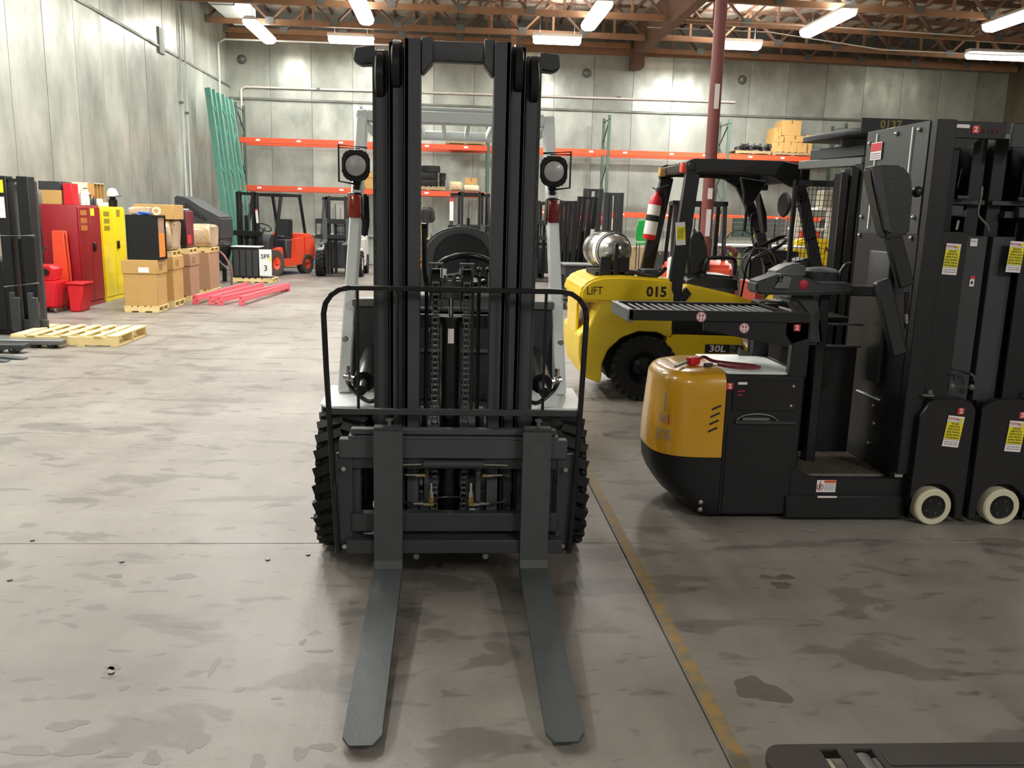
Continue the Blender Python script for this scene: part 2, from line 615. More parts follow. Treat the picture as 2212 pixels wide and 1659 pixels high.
STAIN = M('oil_stain', '5d5852', .45, var=.2, sc=14)
q_ = random.Random(11)
for x, y, a, b_ in [(1.12, 2.73, 0.081, 0.088), (1.5, 3.7, 0.031, 0.026), (1.59, 3.7, 0.038, 0.036), (1.54, 3.61, 0.054, 0.03), (1.9, 2.69, 0.019, 0.015), (-1.22, 2.58, 0.054, 0.03), (-1.28, 2.45, 0.077, 0.023), (-1.12, 2.44, 0.063, 0.021), (-0.78, 2.48, 0.028, 0.059), (-0.89, 2.4, 0.024, 0.038), (-1.21, 2.94, 0.028, 0.02), (-1.21, 2.9, 0.021, 0.035), (-0.85, 2.94, 0.013, 0.059), (-0.57, 2.37, 0.025, 0.034), (-0.45, 2.41, 0.019, 0.041), (-0.38, 2.44, 0.036, 0.023), (-0.56, 3.11, 0.014, 0.022), (-0.48, 3.04, 0.043, 0.014), (-1.2, 3.73, 0.062, 0.03), (-1.5, 3.74, 0.037, 0.02), (-0.98, 2.79, 0.018, 0.012), (-1.12, 2.8, 0.02, 0.015), (-0.72, 2.78, 0.016, 0.018), (-0.58, 2.72, 0.017, 0.01), (-0.99, 2.42, 0.032, 0.016)]:
    pts = []
    f1, f2, f3 = q_.uniform(0, 6), q_.uniform(0, 6), q_.uniform(0, 6)
    for k in range(32):
        t_ = 2*PI*k/32
        r_ = 1+.22*math.sin(2*t_+f1)+.16*math.sin(3*t_+f2)+.09*math.sin(6*t_+f3)
        pts.append((x+a*r_*math.cos(t_), y+b_*r_*math.sin(t_)))
    MB().prism(pts, 'z', 0, .0006).build('oil_stain', STAIN, fl)
wl = MB().b2(XL-.2, XL, YF, YB, 0, ZC).build('wall_left', GALVD)
wl['kind'] = 'structure'
wb = MB().b2(XL-.2, XR+.2, YB, YB+.2, 0, ZC).build('wall_back', GALVD)
wb['kind'] = 'structure'
wr = MB().b2(XR, XR+.2, YF, YB, 0, ZC).build('wall_right', BROWNW)
wr['kind'] = 'structure'
wf = MB().b2(XL-.2, XR+.2, YF-.2, YF, 0, ZC).build('wall_front', GALVD)
wf['kind'] = 'structure'
for o in (wl, wb, wr, wf): ROOT[o] = Matrix.Identity(4)
rr_ = random.Random(3)
def sheet(axis, a0, a1, z0, z1, base, parent, seed, mat):
    """one slightly buckled metal sheet with its own thickness"""
    q = random.Random(seed)
    ph = [q.uniform(0, 6) for _ in range(6)]
    amp = q.uniform(.004, .011)
    def f(u, v, off=0.):
        a = a0+(a1-a0)*u
        z = z0+(z1-z0)*v
        e = min(1, 6*u, 6*(1-u))
        d = .012+off+amp*(math.sin(3.1*a+ph[0])*math.sin(1.7*z+ph[1])+.6*math.sin(5.3*z+ph[2]+a))*e+amp
        return (base+d, a, z) if axis == 'x' else (a, base-d, z)
    mb = MB()
    nu, nv = 5, 12 if z1-z0 > 2 else 5
    mb.grid(lambda u, v: f(u, v), nu, nv)
    for (c0, c1) in (((0, 0), (0, 1)), ((1, 0), (1, 1)), ((0, 0), (1, 0)), ((0, 1), (1, 1))):
        mb.grid(lambda u, v: f(c0[0]+(c1[0]-c0[0])*u, c0[1]+(c1[1]-c0[1])*u, -.012*v), 6, 1, smooth=False)
    mb.build('sheet_panel', mat, parent)
k = 0
for i in range(26):
    y0 = 27-1.19*(i+1)
    if y0 < -5: break
    k += 1
    sheet('x', y0+.006, y0+1.18, .02, 5.12, XL, wl, 100+k, GALV)
    sheet('x', y0+.006, y0+1.18, 5.16, 7.3, XL+.012, wl, 200+k, GALV)
for i in range(20):
    x0 = XL+1.205*i
    x1 = min(x0+1.2, XR)
    sheet('y', x0+.006, x1, .02, 4.78, YB, wb, 300+i, GALV)
    sheet('y', x0+.006, x1, 4.84, 6.5, YB-.012, wb, 400+i, GALV)
for i in range(8):
    sheet('x', 27-1.2*(i+1), 27-1.2*i-.01, .02, 6.5, XR-.045, wr, 500+i, BROWNW)
# ledge strips where the sheet rows meet, top timber on the back wall
MB().b2(XL, XL+.05, -4, YB-.05, 5.115, 5.165).build('trim_1', GALVD)['kind'] = 'structure'
MB().b2(XL+.05, XR, YB-.09, YB-.03, 4.78, 4.84).build('trim_2', GALVD)['kind'] = 'structure'
MB().b2(XL+.05, XR, YB-.16, YB-.04, 6.42, 6.62).build('trim_3', WOODD)['kind'] = 'structure'
MB().b2(XL+.03, 1.5, YB-.14, YB-.03, .86, .93).build('trim_4', GALV)['kind'] = 'structure'
for y in (20.9,):
    MB().b2(XL+.02, XL+.06, y-.18, y+.18, 5.0, 5.55).build('trim_5', GALVD)['kind'] = 'structure'
# ceiling: foil pillows between joists
def ceil(u, v):
    x = XL+(XR-XL)*u
    y = -8+35*v
    s_ = math.sin(PI*((x-XL)/.61 % 1))
    return (x, y, ZC-.02-.07*s_*(.6+.4*math.sin(y*2.3+math.floor((x-XL)/.61)*1.7))+.015*math.sin(y*9+x*5))
cb = MB().grid(ceil, 39*4, 90)
ce = cb.build('ceiling', FOIL)
ce['kind'] = 'structure'
ROOT[ce] = Matrix.Identity(4)
MB().b2(XL-.2, XR+.2, YF-.2, YB+.2, ZC+.02, ZC+.15).build('roof_deck', WOODD2, ce)
jm = None
for i in range(40):
    x = XL+.61*i
    if jm is None:
        jo = MB().b2(-.02, .02, -8, 27, ZC-.11, ZC-.01).build('joist', WOODD2, ce)
        jm = jo.data
    else:
        jo = bpy.data.objects.new('joist', jm)
        COL.objects.link(jo)
        jo.parent = ce
    jo.location.x = x

# ------------------------------------------------------------------ roof trusses, girder, columns
def truss(y, x0, x1, z0, label, slope=0.):
    t = thing('roof_truss', label, 'truss', (x0, y, z0), 0, 'timber roof trusses')
    L = x1-x0
    H = .82
    n = max(2, round(L/1.75))
    zz = lambda x, h: -slope*x+h
    mb = MB().bar((0, 0, zz(0, 0)), (L, 0, zz(L, 0)), .11, .14)
    mb.build('bottom_chord', WOODD, t)
    MB().bar((0, 0, zz(0, H)), (L, 0, zz(L, H)), .11, .12).build('top_chord', WOODD2, t)
    for i in range(n):
        a, b, m_ = L*i/n, L*(i+1)/n, L*(i+.5)/n
        MB().bar((a, 0, zz(a, 0)), (m_, 0, zz(m_, H)), .05, .1, up=(0, 1, 0)).build('web', WOODD if i % 2 else WOODD2, t)
        MB().bar((b, 0, zz(b, 0)), (m_, 0, zz(m_, H)), .05, .1, up=(0, 1, 0)).build('web', WOODD2, t)
        MB().bar((m_, .02, zz(m_, 0)), (m_, .02, zz(m_, H)), .06, .05).build('web', WOODD, t)
        MB().b2(a-.11, a+.11, -.075, .075, zz(a, -.04), zz(a, .12)).build('gusset_plate', GRY, t)
nm = ['second', 'third', 'fourth', 'fifth', 'sixth']
truss(26.5, XL+.05, 5.2, 6.62, 'brown timber roof truss on the left bay, hard against the back wall')
for i, y in enumerate((24.6, 22.2, 19.8, 17.4)):
    truss(y, XL+.05, 5.2, 6.5, 'brown timber roof truss on the left bay, %s forward from the back wall' % nm[i])
truss(26.5, 5.65, XR-.1, 6.52, 'brown timber roof truss on the right bay, hard against the back wall', .012)
for i, y in enumerate((24.6, 22.4, 20.2, 18.0)):
    truss(y, 5.65, XR-.1, 6.52, 'brown timber roof truss on the right bay, %s forward from the back wall' % nm[i], .018)
g = thing('roof_girder', 'heavy dark timber girder running down the hall to the back wall', 'girder', (5.42, 10, 6.35))
MB().b2(-.13, .13, -9, 16.7, 0, .85, bev=.01).build('beam', WOODD2, g)
MB().b2(-.16, .16, 16.2, 16.85, -.35, 0).build('bearing_block', WOODD2, g)
g = thing('roof_duct', 'long pale boxed duct under the roof beside the left wall', 'duct', (-5.75, 14, 6.55))
MB().b2(-.3, .3, -8, 11.5, 0, .45, bev=.02).build('casing', LGR, g)
for y in (-6, -3, 0, 3, 6, 9):
    MB().b2(-.32, .32, y-.03, y+.03, -.01, .46).build('joint_band', GRY, g)
c = thing('steel_column', 'round maroon steel column with stickers beyond the yellow forklift', 'column', (3.85, 13, 0))
MB().cyl((0, 0, .02), (0, 0, 7.2), .09, n=28).build('shaft', MAR, c)
MB().b2(-.16, .16, -.16, .16, 0, .02).build('base_plate', MAR, c)
for z, h in ((3.25, .35), (1.95, .16), (1.4, .4), (2.3, .06)):
    mb = MB().prism([(-.035+.0, -.0925), (.035, -.0925), (.035, -.085), (-.035, -.085)], 'z', z, z+h)
    mb.build('sticker', PAPER, c, label='white paper sticker')
c = thing('slim_column', 'slim brown roof post seen above the mast crossbar', 'column', (1.62, 24.9, 0))
MB().b2(-.08, .08, -.08, .08, 0, 7.2, bev=.01).build('shaft', WOODD, c)
MB().b2(-.14, .14, -.14, .14, 0, .03).build('base_plate', GRY, c)

# ------------------------------------------------------------------ lamps
def fixture(x, y, along, L, P, label):
    t = thing('ceiling_lamp', label, 'lamp', (x, y, LZ), 0 if along == 'x' else PI/2, 'ceiling lamps')
    MB().prism([(-.19, 0), (.19, 0), (.11, .09), (-.11, .09)], 'x', -L/2, L/2, bev=.006).build('reflector', WHT, t)
    mb = MB().prism([(-.19, 0), (-.19, -.08), (-.12, -.16), (.12, -.16), (.19, -.08), (.19, 0)], 'x', -L/2+.03, L/2-.03, bev=.03, seg=2)
    mb.build('lens_cover', TUBE, t)
    for s_ in (-1, 1):
        MB().tube([(s_*L*.35, 0, .09), (s_*L*.35, 0, ZC-LZ-.03)], .006, 5).build('hanger', GRY, t)
    area(x, y, LZ-.175, along, L, P)
    area(x, y, LZ+.11, along, L, P*.30, up=True)
LAMPN = ['nearest the left wall at the back', 'just left of the mast head', 'above and left of the mast head, very bright',
         'just right of the mast head', 'above the gap right of the mast', 'slanting lamp above the right trusses',
         'right behind the maroon column', 'at the far right edge', 'at the top right corner']
LAMPN += ['out of view %s' % s_ for s_ in ('over the boxes', 'over the pallet', 'over the aisle', 'over the aisle further back',
          'over the yellow forklift', 'over the right bay', 'by the left wall in front', 'over the aisle in front', 'over the order pickers', 'behind the camera, added as fill', 'behind us at left, added as fill', 'behind us at right, added as fill')]
for (x, y, al, L, P), nmx in zip(LAMPS, LAMPN):
    fixture(x, y, al, L, P*3.0, 'white fluorescent ceiling lamp, lit, '+nmx)

# ------------------------------------------------------------------ conduits, alarm bells
def pipe(pts, r, label, mat=LGR, cl=(), name='conduit'):
    t = thing(name, label, 'pipe', pts[0])
    MB().tube(pts, r, 8).build('pipe', mat, t, world=True)
    for p in cl:
        MB().box(p, (r*3.4, r*3.4, .05)).build('clamp', GRY, t, world=True)
pipe([(XL+.07, 22.15, 1.0), (XL+.07, 22.15, 6.4)], .022, 'thin pale conduit on the left wall, left of a pair', cl=((XL+.06, 22.15, 4.1),))
pipe([(XL+.07, 22.55, 1.2), (XL+.07, 22.55, 6.4)], .022, 'thin pale conduit on the left wall, right of a pair', cl=((XL+.06, 22.55, 3.9),))
pipe([(XL+.38, YB-.1, 2.9), (XL+.38, YB-.1, 5.05), (XL+.5, YB-.1, 5.13), (8.6, YB-.1, 5.2)], .03, 'long white pipe running along the back wall', WHT,
     cl=[(x, YB-.09, 5.13+.0086*(x+6)) for x in (-4, -1, 2, 5, 8)])
pipe([(XL+.1, 25.6, 3.2), (XL+.1, 25.6, 6.1), (XL+.25, 25.7, 6.22), (1.3, 25.7, 6.25)], .025, 'pale conduit turning from the corner to run under the trusses')
pipe([(4.9, 22.9, 6.42), (8, 22.6, 6.36), (11, 22.6, 6.05), (14, 22.3, 5.98), (17.2, 22.2, 6.1)], .014, 'pale cable sagging under the right trusses', WHT, name='cable')
pipe([(5.3, 21.9, 6.42), (9, 21.9, 6.4), (13, 21.9, 6.32)], .012, 'thin pale cable stretched behind the maroon column', WHT, name='cable')
for x, z, lb in ((3.99, 5.88, 'right of the mast'), (8.78, 5.86, 'right of the maroon column'), (-6.2, 5.9, 'in the left back corner')):
    t = thing('alarm_bell', 'small round metal bell high on the back wall, '+lb, 'bell', (x, 26.93, z))
    MB().lathe([(.0, -.12), (.07, -.11), (.12, -.06), (.13, 0), (.11, .01), (0, .01)], (0, 0, 0), (0, 1, 0), 20).build('bell', GRY, t)
    MB().cyl((0, -.14, 0), (0, -.11, 0), .02, n=10).build('cap', CHR, t)
#PART3
# ================================================================== MAIN FORKLIFT (faces the camera)
FX = .015
FL = thing('forklift', 'large grey and black forklift with triple mast facing us in the middle of the aisle', 'forklift', (FX, 4.2, 0))
def fb(mb, name, mat=None, parent=None, **k):
    return mb.build(name, mat, parent or FL, world=True, **k)
def chan(mb, x0, x1, yf, z0, z1, s, dep=.12):
    """vertical channel section: web on the outside, two flanges"""
    mb.b2(x0, x1, yf, yf+.028, z0, z1, bev=.003)
    mb.b2(x0, x1, yf+dep-.02, yf+dep, z0, z1, bev=.003)
    xo = (x0, x0+.016) if s < 0 else (x1-.016, x1)
    mb.b2(xo[0], xo[1], yf, yf+dep, z0, z1)
mast = []
for nme, a, b, yf, z0, z1 in (('inner_rail', .150, .216, 3.665, .16, 2.335), ('middle_rail', .221, .280, 3.70, .14, 2.325), ('outer_rail', .286, .350, 3.735, .12, 2.295)):
    for s_ in (-1, 1):
        mb = MB()
        x0, x1 = sorted((FX+s_*a, FX+s_*b))
        chan(mb, x0, x1, yf, z0, z1, s_, .13)
        fb(mb, nme, MST)
# sheaves at the mast head, seen edge on
for s_ in (-1, 1):
    for xc, yc, zc, r_ in ((.250, 3.70, 2.235, .105), (.318, 3.735, 2.20, .105)):
        mb = MB()
        mb.lathe([(0, -.021), (r_-.012, -.021), (r_, -.014), (r_, .014), (r_-.012, .021), (0, .021)], (FX+s_*xc, yc+.055, zc), (1, 0, 0), 36)
        mb.cyl((FX+s_*xc-.026, yc+.055, zc), (FX+s_*xc+.026, yc+.055, zc), .02, n=14)
        fb(mb, 'sheave', BLK2)
# head crossbar with bosses
mb = MB()
mb.b2(FX-.115, FX+.185-.03, 3.69, 3.76, 2.255, 2.335, bev=.012, seg=2)
fb(mb, 'head_crossbar', MST)
for x0, x1, d in ((FX-.150, FX-.100, 1), (FX+.150, FX+.105, -1)):
    mb = MB().prism([(x0, 2.345), (x1, 2.345), (x1, 2.25), (x1-d*.012, 2.235), (x0+d*.01, 2.205), (x0, 2.205)], 'y', 3.68, 3.77, bev=.005)
    fb(mb, 'crossbar_boss', MST)
for s_ in (-1, 1):
    mb = MB().prism([(FX+s_*.35, 2.335), (FX+s_*.435, 2.325), (FX+s_*.44, 2.27), (FX+s_*.41, 2.255), (FX+s_*.35, 2.26)], 'y', 3.85, 3.93, bev=.006)
    fb(mb, 'hose_guard', CHAR)
# rear crossmembers of the mast
for z0, z1, y in ((1.14, 1.2, 3.85), (.52, .62, 3.87), (.22, .36, 3.87)):
    fb(MB().b2(FX-.29, FX+.29, y, y+.03, z0, z1, bev=.004), 'crossmember', MST)
# free lift cylinder, rod, label, chain anchors, chains
mb = MB().cyl((FX-.016, 3.80, .30), (FX-.016, 3.80, 1.185), .047, n=28, bev=.004)
mb.cyl((FX-.016, 3.80, 1.185), (FX-.016, 3.80, 1.2), .055, n=28)
cyl_ = fb(mb, 'lift_cylinder', BLK2)
fb(MB().cyl((FX-.016, 3.80, 1.2), (FX-.016, 3.80, 1.28), .011, n=14), 'piston_rod', CHR)
fb(MB().b2(FX-.028, FX-.002, 3.747, 3.753, 1.085, 1.15), 'label', PAPER, cyl_, label='small grey rating label')
mb = MB().b2(FX-.075, FX+.062, 3.79, 3.85, 1.275, 1.355, bev=.005)
mb.b2(FX-.065, FX+.05, 3.785, 3.80, 1.36, 1.368)
fb(mb, 'chain_crosshead', MST)
mb = MB()
for x in (-.04, -.005):
    mb.cyl((FX+x, 3.80, 1.355), (FX+x, 3.80, 1.38), .01, n=8)
fb(mb, 'crosshead_nut', CHR)
for s_, xc in ((-1, -.083), (1, .052)):
    mb = MB()
    mb.b2(FX+xc-.028, FX+xc-.022, 3.74, 3.85, 1.24, 1.425)
    mb.b2(FX+xc+.022, FX+xc+.028, 3.74, 3.85, 1.24, 1.425)
    mb.b2(FX+xc-.032, FX+xc+.032, 3.745, 3.80, 1.425, 1.435)
    fb(mb, 'chain_roller_bracket', CHAR)
    mb = MB().lathe([(0, -.018), (.07, -.018), (.07, .018), (0, .018)], (FX+xc, 3.80, 1.34), (1, 0, 0), 24)
    fb(mb, 'chain_roller', BLK2)
    mb = MB()
    z = 1.34
    i = 0
    while z > .22:
        o_ = .0 if i % 2 else .005
        for k in (-1, 1):
            mb.box((FX+xc+k*(.0085+o_), 3.727, z), (.004, .019, .034), bev=.002)
        mb.cyl((FX+xc-.017, 3.727, z+.0125), (FX+xc+.017, 3.727, z+.0125), .0055, n=7)
        z -= .025
        i += 1
    fb(mb, 'lift_chain', GRY, kind='stuff')
# thin hoses beside the chains and behind
for x, m_ in ((-.125, HOSE), (.107, HOSE)):
    mb = MB().tube([(FX+x, 3.77, 1.38), (FX+x*.98, 3.76, 1.2), (FX+x, 3.75, .7), (FX+x, 3.74, .42), (FX+x*.9, 3.70, .34)], .0085, 8, sub=5)
    fb(mb, 'mast_hose', m_)
mb = MB().tube([(FX-.14, 3.9, 1.6), (FX-.135, 3.95, 1.35), (FX-.09, 4.0, 1.25), (FX-.11, 3.95, 1.1)], .012, 8, sub=6)
fb(mb, 'mast_hose', HOSE)
for x in (-.142, .125):
    mb = MB().b2(FX+x-.012, FX+x+.012, 3.76, 3.80, .70, .79, bev=.003)
    fb(mb, 'chain_stop', GRY)
mb = MB().lathe([(0, 0), (.022, 0), (.024, .01), (.018, .02), (0, .02)], (FX-.016, 3.74, .765), (0, -1, 0), 18)
fb(mb, 'boss', BLK2)

# ---- carriage
YC = 3.60
mb = MB().b2(FX-.49, FX+.50, YC, YC+.05, .60, .685, bev=.004)
mb.b2(FX-.45, FX+.46, YC+.0, YC+.07, .685, .70, bev=.002)
mb.b2(FX-.44, FX+.45, YC+.005, YC+.05, .705, .73, bev=.003)
fb(mb, 'upper_carriage_bar', MST)
mb = MB().b2(FX-.47, FX+.50, YC+.02, YC+.06, .55, .60)
fb(mb, 'side_shift_rail', CHAR)
mb = MB().b2(FX-.44, FX+.47, YC-.0, YC+.05, .265, .35, bev=.004)
fb(mb, 'lower_carriage_bar', CHAR)
mb = MB().prism([(YC-.03, .175), (YC-.03, .235), (YC+.05, .245), (YC+.05, .175)], 'x', FX-.46, FX+.49, bev=.003)
fb(mb, 'lower_hook_bar', CHAR)
mb = MB().b2(FX-.40, FX+.42, YC+.08, YC+.12, .15, .20)
mb.b2(FX-.05, FX+.06, YC-.01, YC+.03, .168, .18)
fb(mb, 'carriage_bottom_plate', MST)
for s_ in (-1, 1):
    fb(MB().b2(*sorted((FX+s_*.105, FX+s_*.125)), YC+.06, YC+.15, .20, .66), 'carriage_side_plate', MST)
    fb(MB().b2(*sorted((FX+s_*.40, FX+s_*.455)), YC+.045, YC+.075, .20, .62, bev=.004), 'carriage_end_plate', MST)
mb = MB().cyl((FX-.13, YC+.0, .575), (FX+.135, YC+.0, .575), .019, n=20, bev=.003)
sc_ = fb(mb, 'side_shift_cylinder', CHAR)
for s_ in (-1, 1):
    fb(MB().cyl((FX+s_*.135, YC, .575), (FX+s_*.24, YC, .572), .006, n=12), 'cylinder_rod', CHR, sc_)
# hydraulic fittings and hoses
def fitting(x, y, z, d, m1=CHR, n=3):
    d = Vector(d)
    p = Vector((x, y, z))
    mb = MB().use(BRS).cyl(p-d*.012, p+d*.012, .0125, n=6)
    mb.use(m1).cyl(p+d*.012, p+d*.034, .0105, n=6).cyl(p+d*.034, p+d*.05, .0085, n=10).cyl(p+d*.05, p+d*.078, .0075, n=10)
    mb.ball(p, .012, n=8)
    fb(mb, 'hydraulic_fitting')
fitting(FX-.128, YC+.03, .518, (-1, 0, 0))
fitting(FX+.142, YC+.03, .518, (1, 0, 0))
fitting(FX-.093, YC+.03, .385, (-1, 0, 0))
fitting(FX+.085, YC+.03, .385, (1, 0, 0))
fitting(FX-.093, YC+.03, .405, (0, 0, 1))
fitting(FX+.082, YC+.03, .405, (0, 0, 1))
fb(MB().tube([(FX+.215, YC+.03, .518), (FX+.25, YC+.03, .51), (FX+.262, YC+.03, .46), (FX+.235, YC+.03, .40), (FX+.16, YC+.03, .385)], .0055, 7, sub=6), 'hydraulic_hose', HOSE)
fb(MB().tube([(FX-.2, YC+.03, .518), (FX-.24, YC+.03, .51), (FX-.25, YC+.03, .46), (FX-.22, YC+.03, .40), (FX-.17, YC+.03, .385)], .0055, 7, sub=6), 'hydraulic_hose', HOSE)
fb(MB().tube([(FX-.08, YC+.035, .41), (FX-.03, YC+.06, .405), (FX+.03, YC+.06, .405), (FX+.07, YC+.035, .41)], .004, 6, sub=5), 'hydraulic_hose', HOSE)
fb(MB().b2(FX+.075, FX+.105, YC+.05, YC+.09, .30, .345, bev=.004), 'grease_smear', LGR, label='pale grease patch on a bracket')
for x in (-.156, .15):
    fb(MB().cyl((FX+x, YC-.02, .155), (FX+x, YC+.02, .155), .013, n=14, bev=.003), 'roller_bolt', GRY)
# ---- forks (each shank + blade), tips down
def fork(xc, wd):
    mb = MB()
    prof = [(YC-.045, .735), (YC+.0, .735), (YC+.0, .11), (YC-.01, .078), (YC-.06, .07), (2.47, .024), (2.40, .024), (2.395, .034), (2.52, .05),
            (YC-.13, .112), (YC-.07, .122), (YC-.047, .15)]
    b = bmesh.new()
    nb = len(prof)
    def wv(y):
        return wd/2
    A = [b.verts.new((xc-wv(y), y, z)) for y, z in prof]
    B = [b.verts.new((xc+wv(y), y, z)) for y, z in prof]
    b.faces.new(A)
    b.faces.new(B[::-1])
    for i in range(nb):
        b.faces.new((A[i], B[i], B[(i+1) % nb], A[(i+1) % nb]))
    # clip the tip corners
    for s_ in (-1, 1):
        bmesh.ops.bisect_plane(b, geom=b.verts[:]+b.edges[:]+b.faces[:], plane_co=(xc+s_*wd*.29, 2.395, 0), plane_no=(s_*.085, -.05, 0), clear_outer=True)
        bmesh.ops.holes_fill(b, edges=b.edges[:])
    bmesh.ops.recalc_face_normals(b, faces=b.faces)
    mb._add(b)
    return mb
for xc in (FX-.277, FX+.362):
    f_ = fb(fork(xc, .122), 'fork', FORK)
    fb(MB().cyl((xc+.005, YC-.02, .735), (xc+.005, YC-.02, .775), .008, n=10).cyl((xc+.005, YC-.02, .775), (xc+.005, YC-.02, .783), .016, n=14), 'locking_pin', GRY, f_)
    fb(MB().b2(xc-.061, xc+.061, YC-.05, YC+.005, .735, .75, bev=.003), 'fork_hook', CHAR, f_)
    if xc > 0:
        fb(MB().txt('H.2', (xc, YC-.0455, .695), (1, 0, 0), (0, 0, 1), .03), 'stamp', DGR, f_)
# ---- load backrest
mb = MB()
zt, zr = 1.335, .11
pts = [(FX-.50, YC+.0, .17), (FX-.515, YC, .5), (FX-.538, YC, 1.0), (FX-.545, YC, zt-zr)]
pts += [(FX-.545+zr*(1-math.cos(R(a))), YC, zt-zr+zr*math.sin(R(a))) for a in (22, 45, 67)]
pts += [(FX-.545+zr, YC, zt), (FX+.56-zr, YC, zt)]
pts += [(FX+.56-zr*(1-math.cos(R(a))), YC, zt-zr+zr*math.sin(R(a))) for a in (67, 45, 22)]
pts += [(FX+.56, YC, zt-zr), (FX+.555, YC, 1.0), (FX+.54, YC, .5), (FX+.525, YC, .17)]
for i in range(len(pts)-1):
    a, b_ = Vector(pts[i]), Vector(pts[i+1])
    d = (b_-a).normalized()*.004
    mb.bar(a-d, b_+d, .021, .026, up=(0, 1, 0), bev=.003)
fb(mb, 'backrest_frame', BLK2)
fb(MB().b2(FX-.52, FX+.535, YC-.012, YC+.012, .795, .822, bev=.003), 'backrest_crossbar', CHAR)
for x in (-.405, -.24, .075, .225, .385):
    fb(MB().bar((FX+x, YC+.003, .81), (FX+x, YC+.003, zt-.008), .012, .012, up=(0, 1, 0), bev=.002), 'backrest_rod', BLK2)
for s_, x in ((-1, -.47), (1, .495)):
    fb(MB().b2(FX+x-.035, FX+x+.035, YC+.012, YC+.03, .17, .62, bev=.003), 'backrest_side_plate', CHAR)
    for z in (.555, .20):
        fb(MB().cyl((FX+x-s_*.0, YC-.01, z), (FX+x-s_*.0, YC+.02, z), .011, n=6), 'bolt', CHR)

# ---- wheels
def tyre(mb, c, axis_x, r, wd, lugs=26, rim=.5, mat=RUB, depth=.022):
    """tyre with angled tread lugs, rim seen on the outer side"""
    c = Vector(c)
    hw = wd/2
    mb.use(mat).lathe([(r*rim, -hw*.8), (r*.72, -hw), (r*.93, -hw*.95), (r-depth, -hw*.78), (r-depth*.8, 0), (r-depth, hw*.78), (r*.93, hw*.95), (r*.72, hw), (r*rim, hw*.8)], c, axis_x, 48)
    ax = Vector(axis_x).normalized()
    u = Vector((0, 0, 1))
    v = ax.cross(u)
    for i in range(lugs):
        for s_ in (-1, 1):
            t = 2*PI*(i+(.5 if s_ > 0 else 0))/lugs
            rd = u*math.cos(t)+v*math.sin(t)
            tg = ax.cross(rd)
            p = c+rd*(r-depth*.75)+ax*s_*hw*.5
            d = (ax*s_+tg*.38).normalized()
            x_ = d
            z_ = rd
            y_ = z_.cross(x_)
            b = bmesh.new()
            bmesh.ops.create_cube(b, size=1)
            bmesh.ops.scale(b, vec=(hw*1.08, 2*PI*r/lugs*.56, depth*1.6), verts=b.verts)
            # shoulder tip bends round the edge
            m = Matrix((x_, y_, z_)).transposed().to_4x4()
            m.translation = p
            mb._add(b, m)
            b = bmesh.new()
            bmesh.ops.create_cube(b, size=1)
            bmesh.ops.scale(b, vec=(depth*1.1, 2*PI*r/lugs*.5, r*.13), verts=b.verts)
            rd2 = (u*math.cos(t+.38*hw/r*.5)+v*math.sin(t+.38*hw/r*.5)) if False else rd
            m = Matrix((ax, tg, rd2)).transposed().to_4x4()
            m.translation = c+rd2*(r*.9)+ax*s_*hw*.86+tg*hw*.36
            mb._add(b, m)
    return mb
for s_ in (-1, 1):
    c = Vector((FX+s_*.53, 4.2, .345))
    wh = fb(tyre(MB(), c, (1, 0, 0), .345, .225), 'front_tyre')
    mb = MB()
    mb.lathe([(0, .06), (.05, .06), (.06, .03), (.15, .02), (.175, .08), (.185, .09)], c, (s_, 0, 0), 32)
    mb.lathe([(0, -.05), (.16, -.05), (.18, -.09)], c, (s_, 0, 0), 32)
    fb(mb, 'rim', LGR, wh)
    mb = MB()
    for k in range(6):
        a = 2*PI*k/6
        mb.cyl(c+Vector((s_*.06, .1*math.cos(a), .1*math.sin(a))), c+Vector((s_*.04, .1*math.cos(a), .1*math.sin(a))), .012, n=6)
    fb(mb, 'wheel_nut', CHR, wh)
    c = Vector((FX+s_*.47, 6.35, .28))
    wh = fb(tyre(MB(), c, (1, 0, 0), .28, .19, 22), 'rear_tyre')
    fb(MB().lathe([(0, .05), (.1, .04), (.13, .07), (.15, .08)], c, (s_, 0, 0), 28), 'rim', LGR, wh)

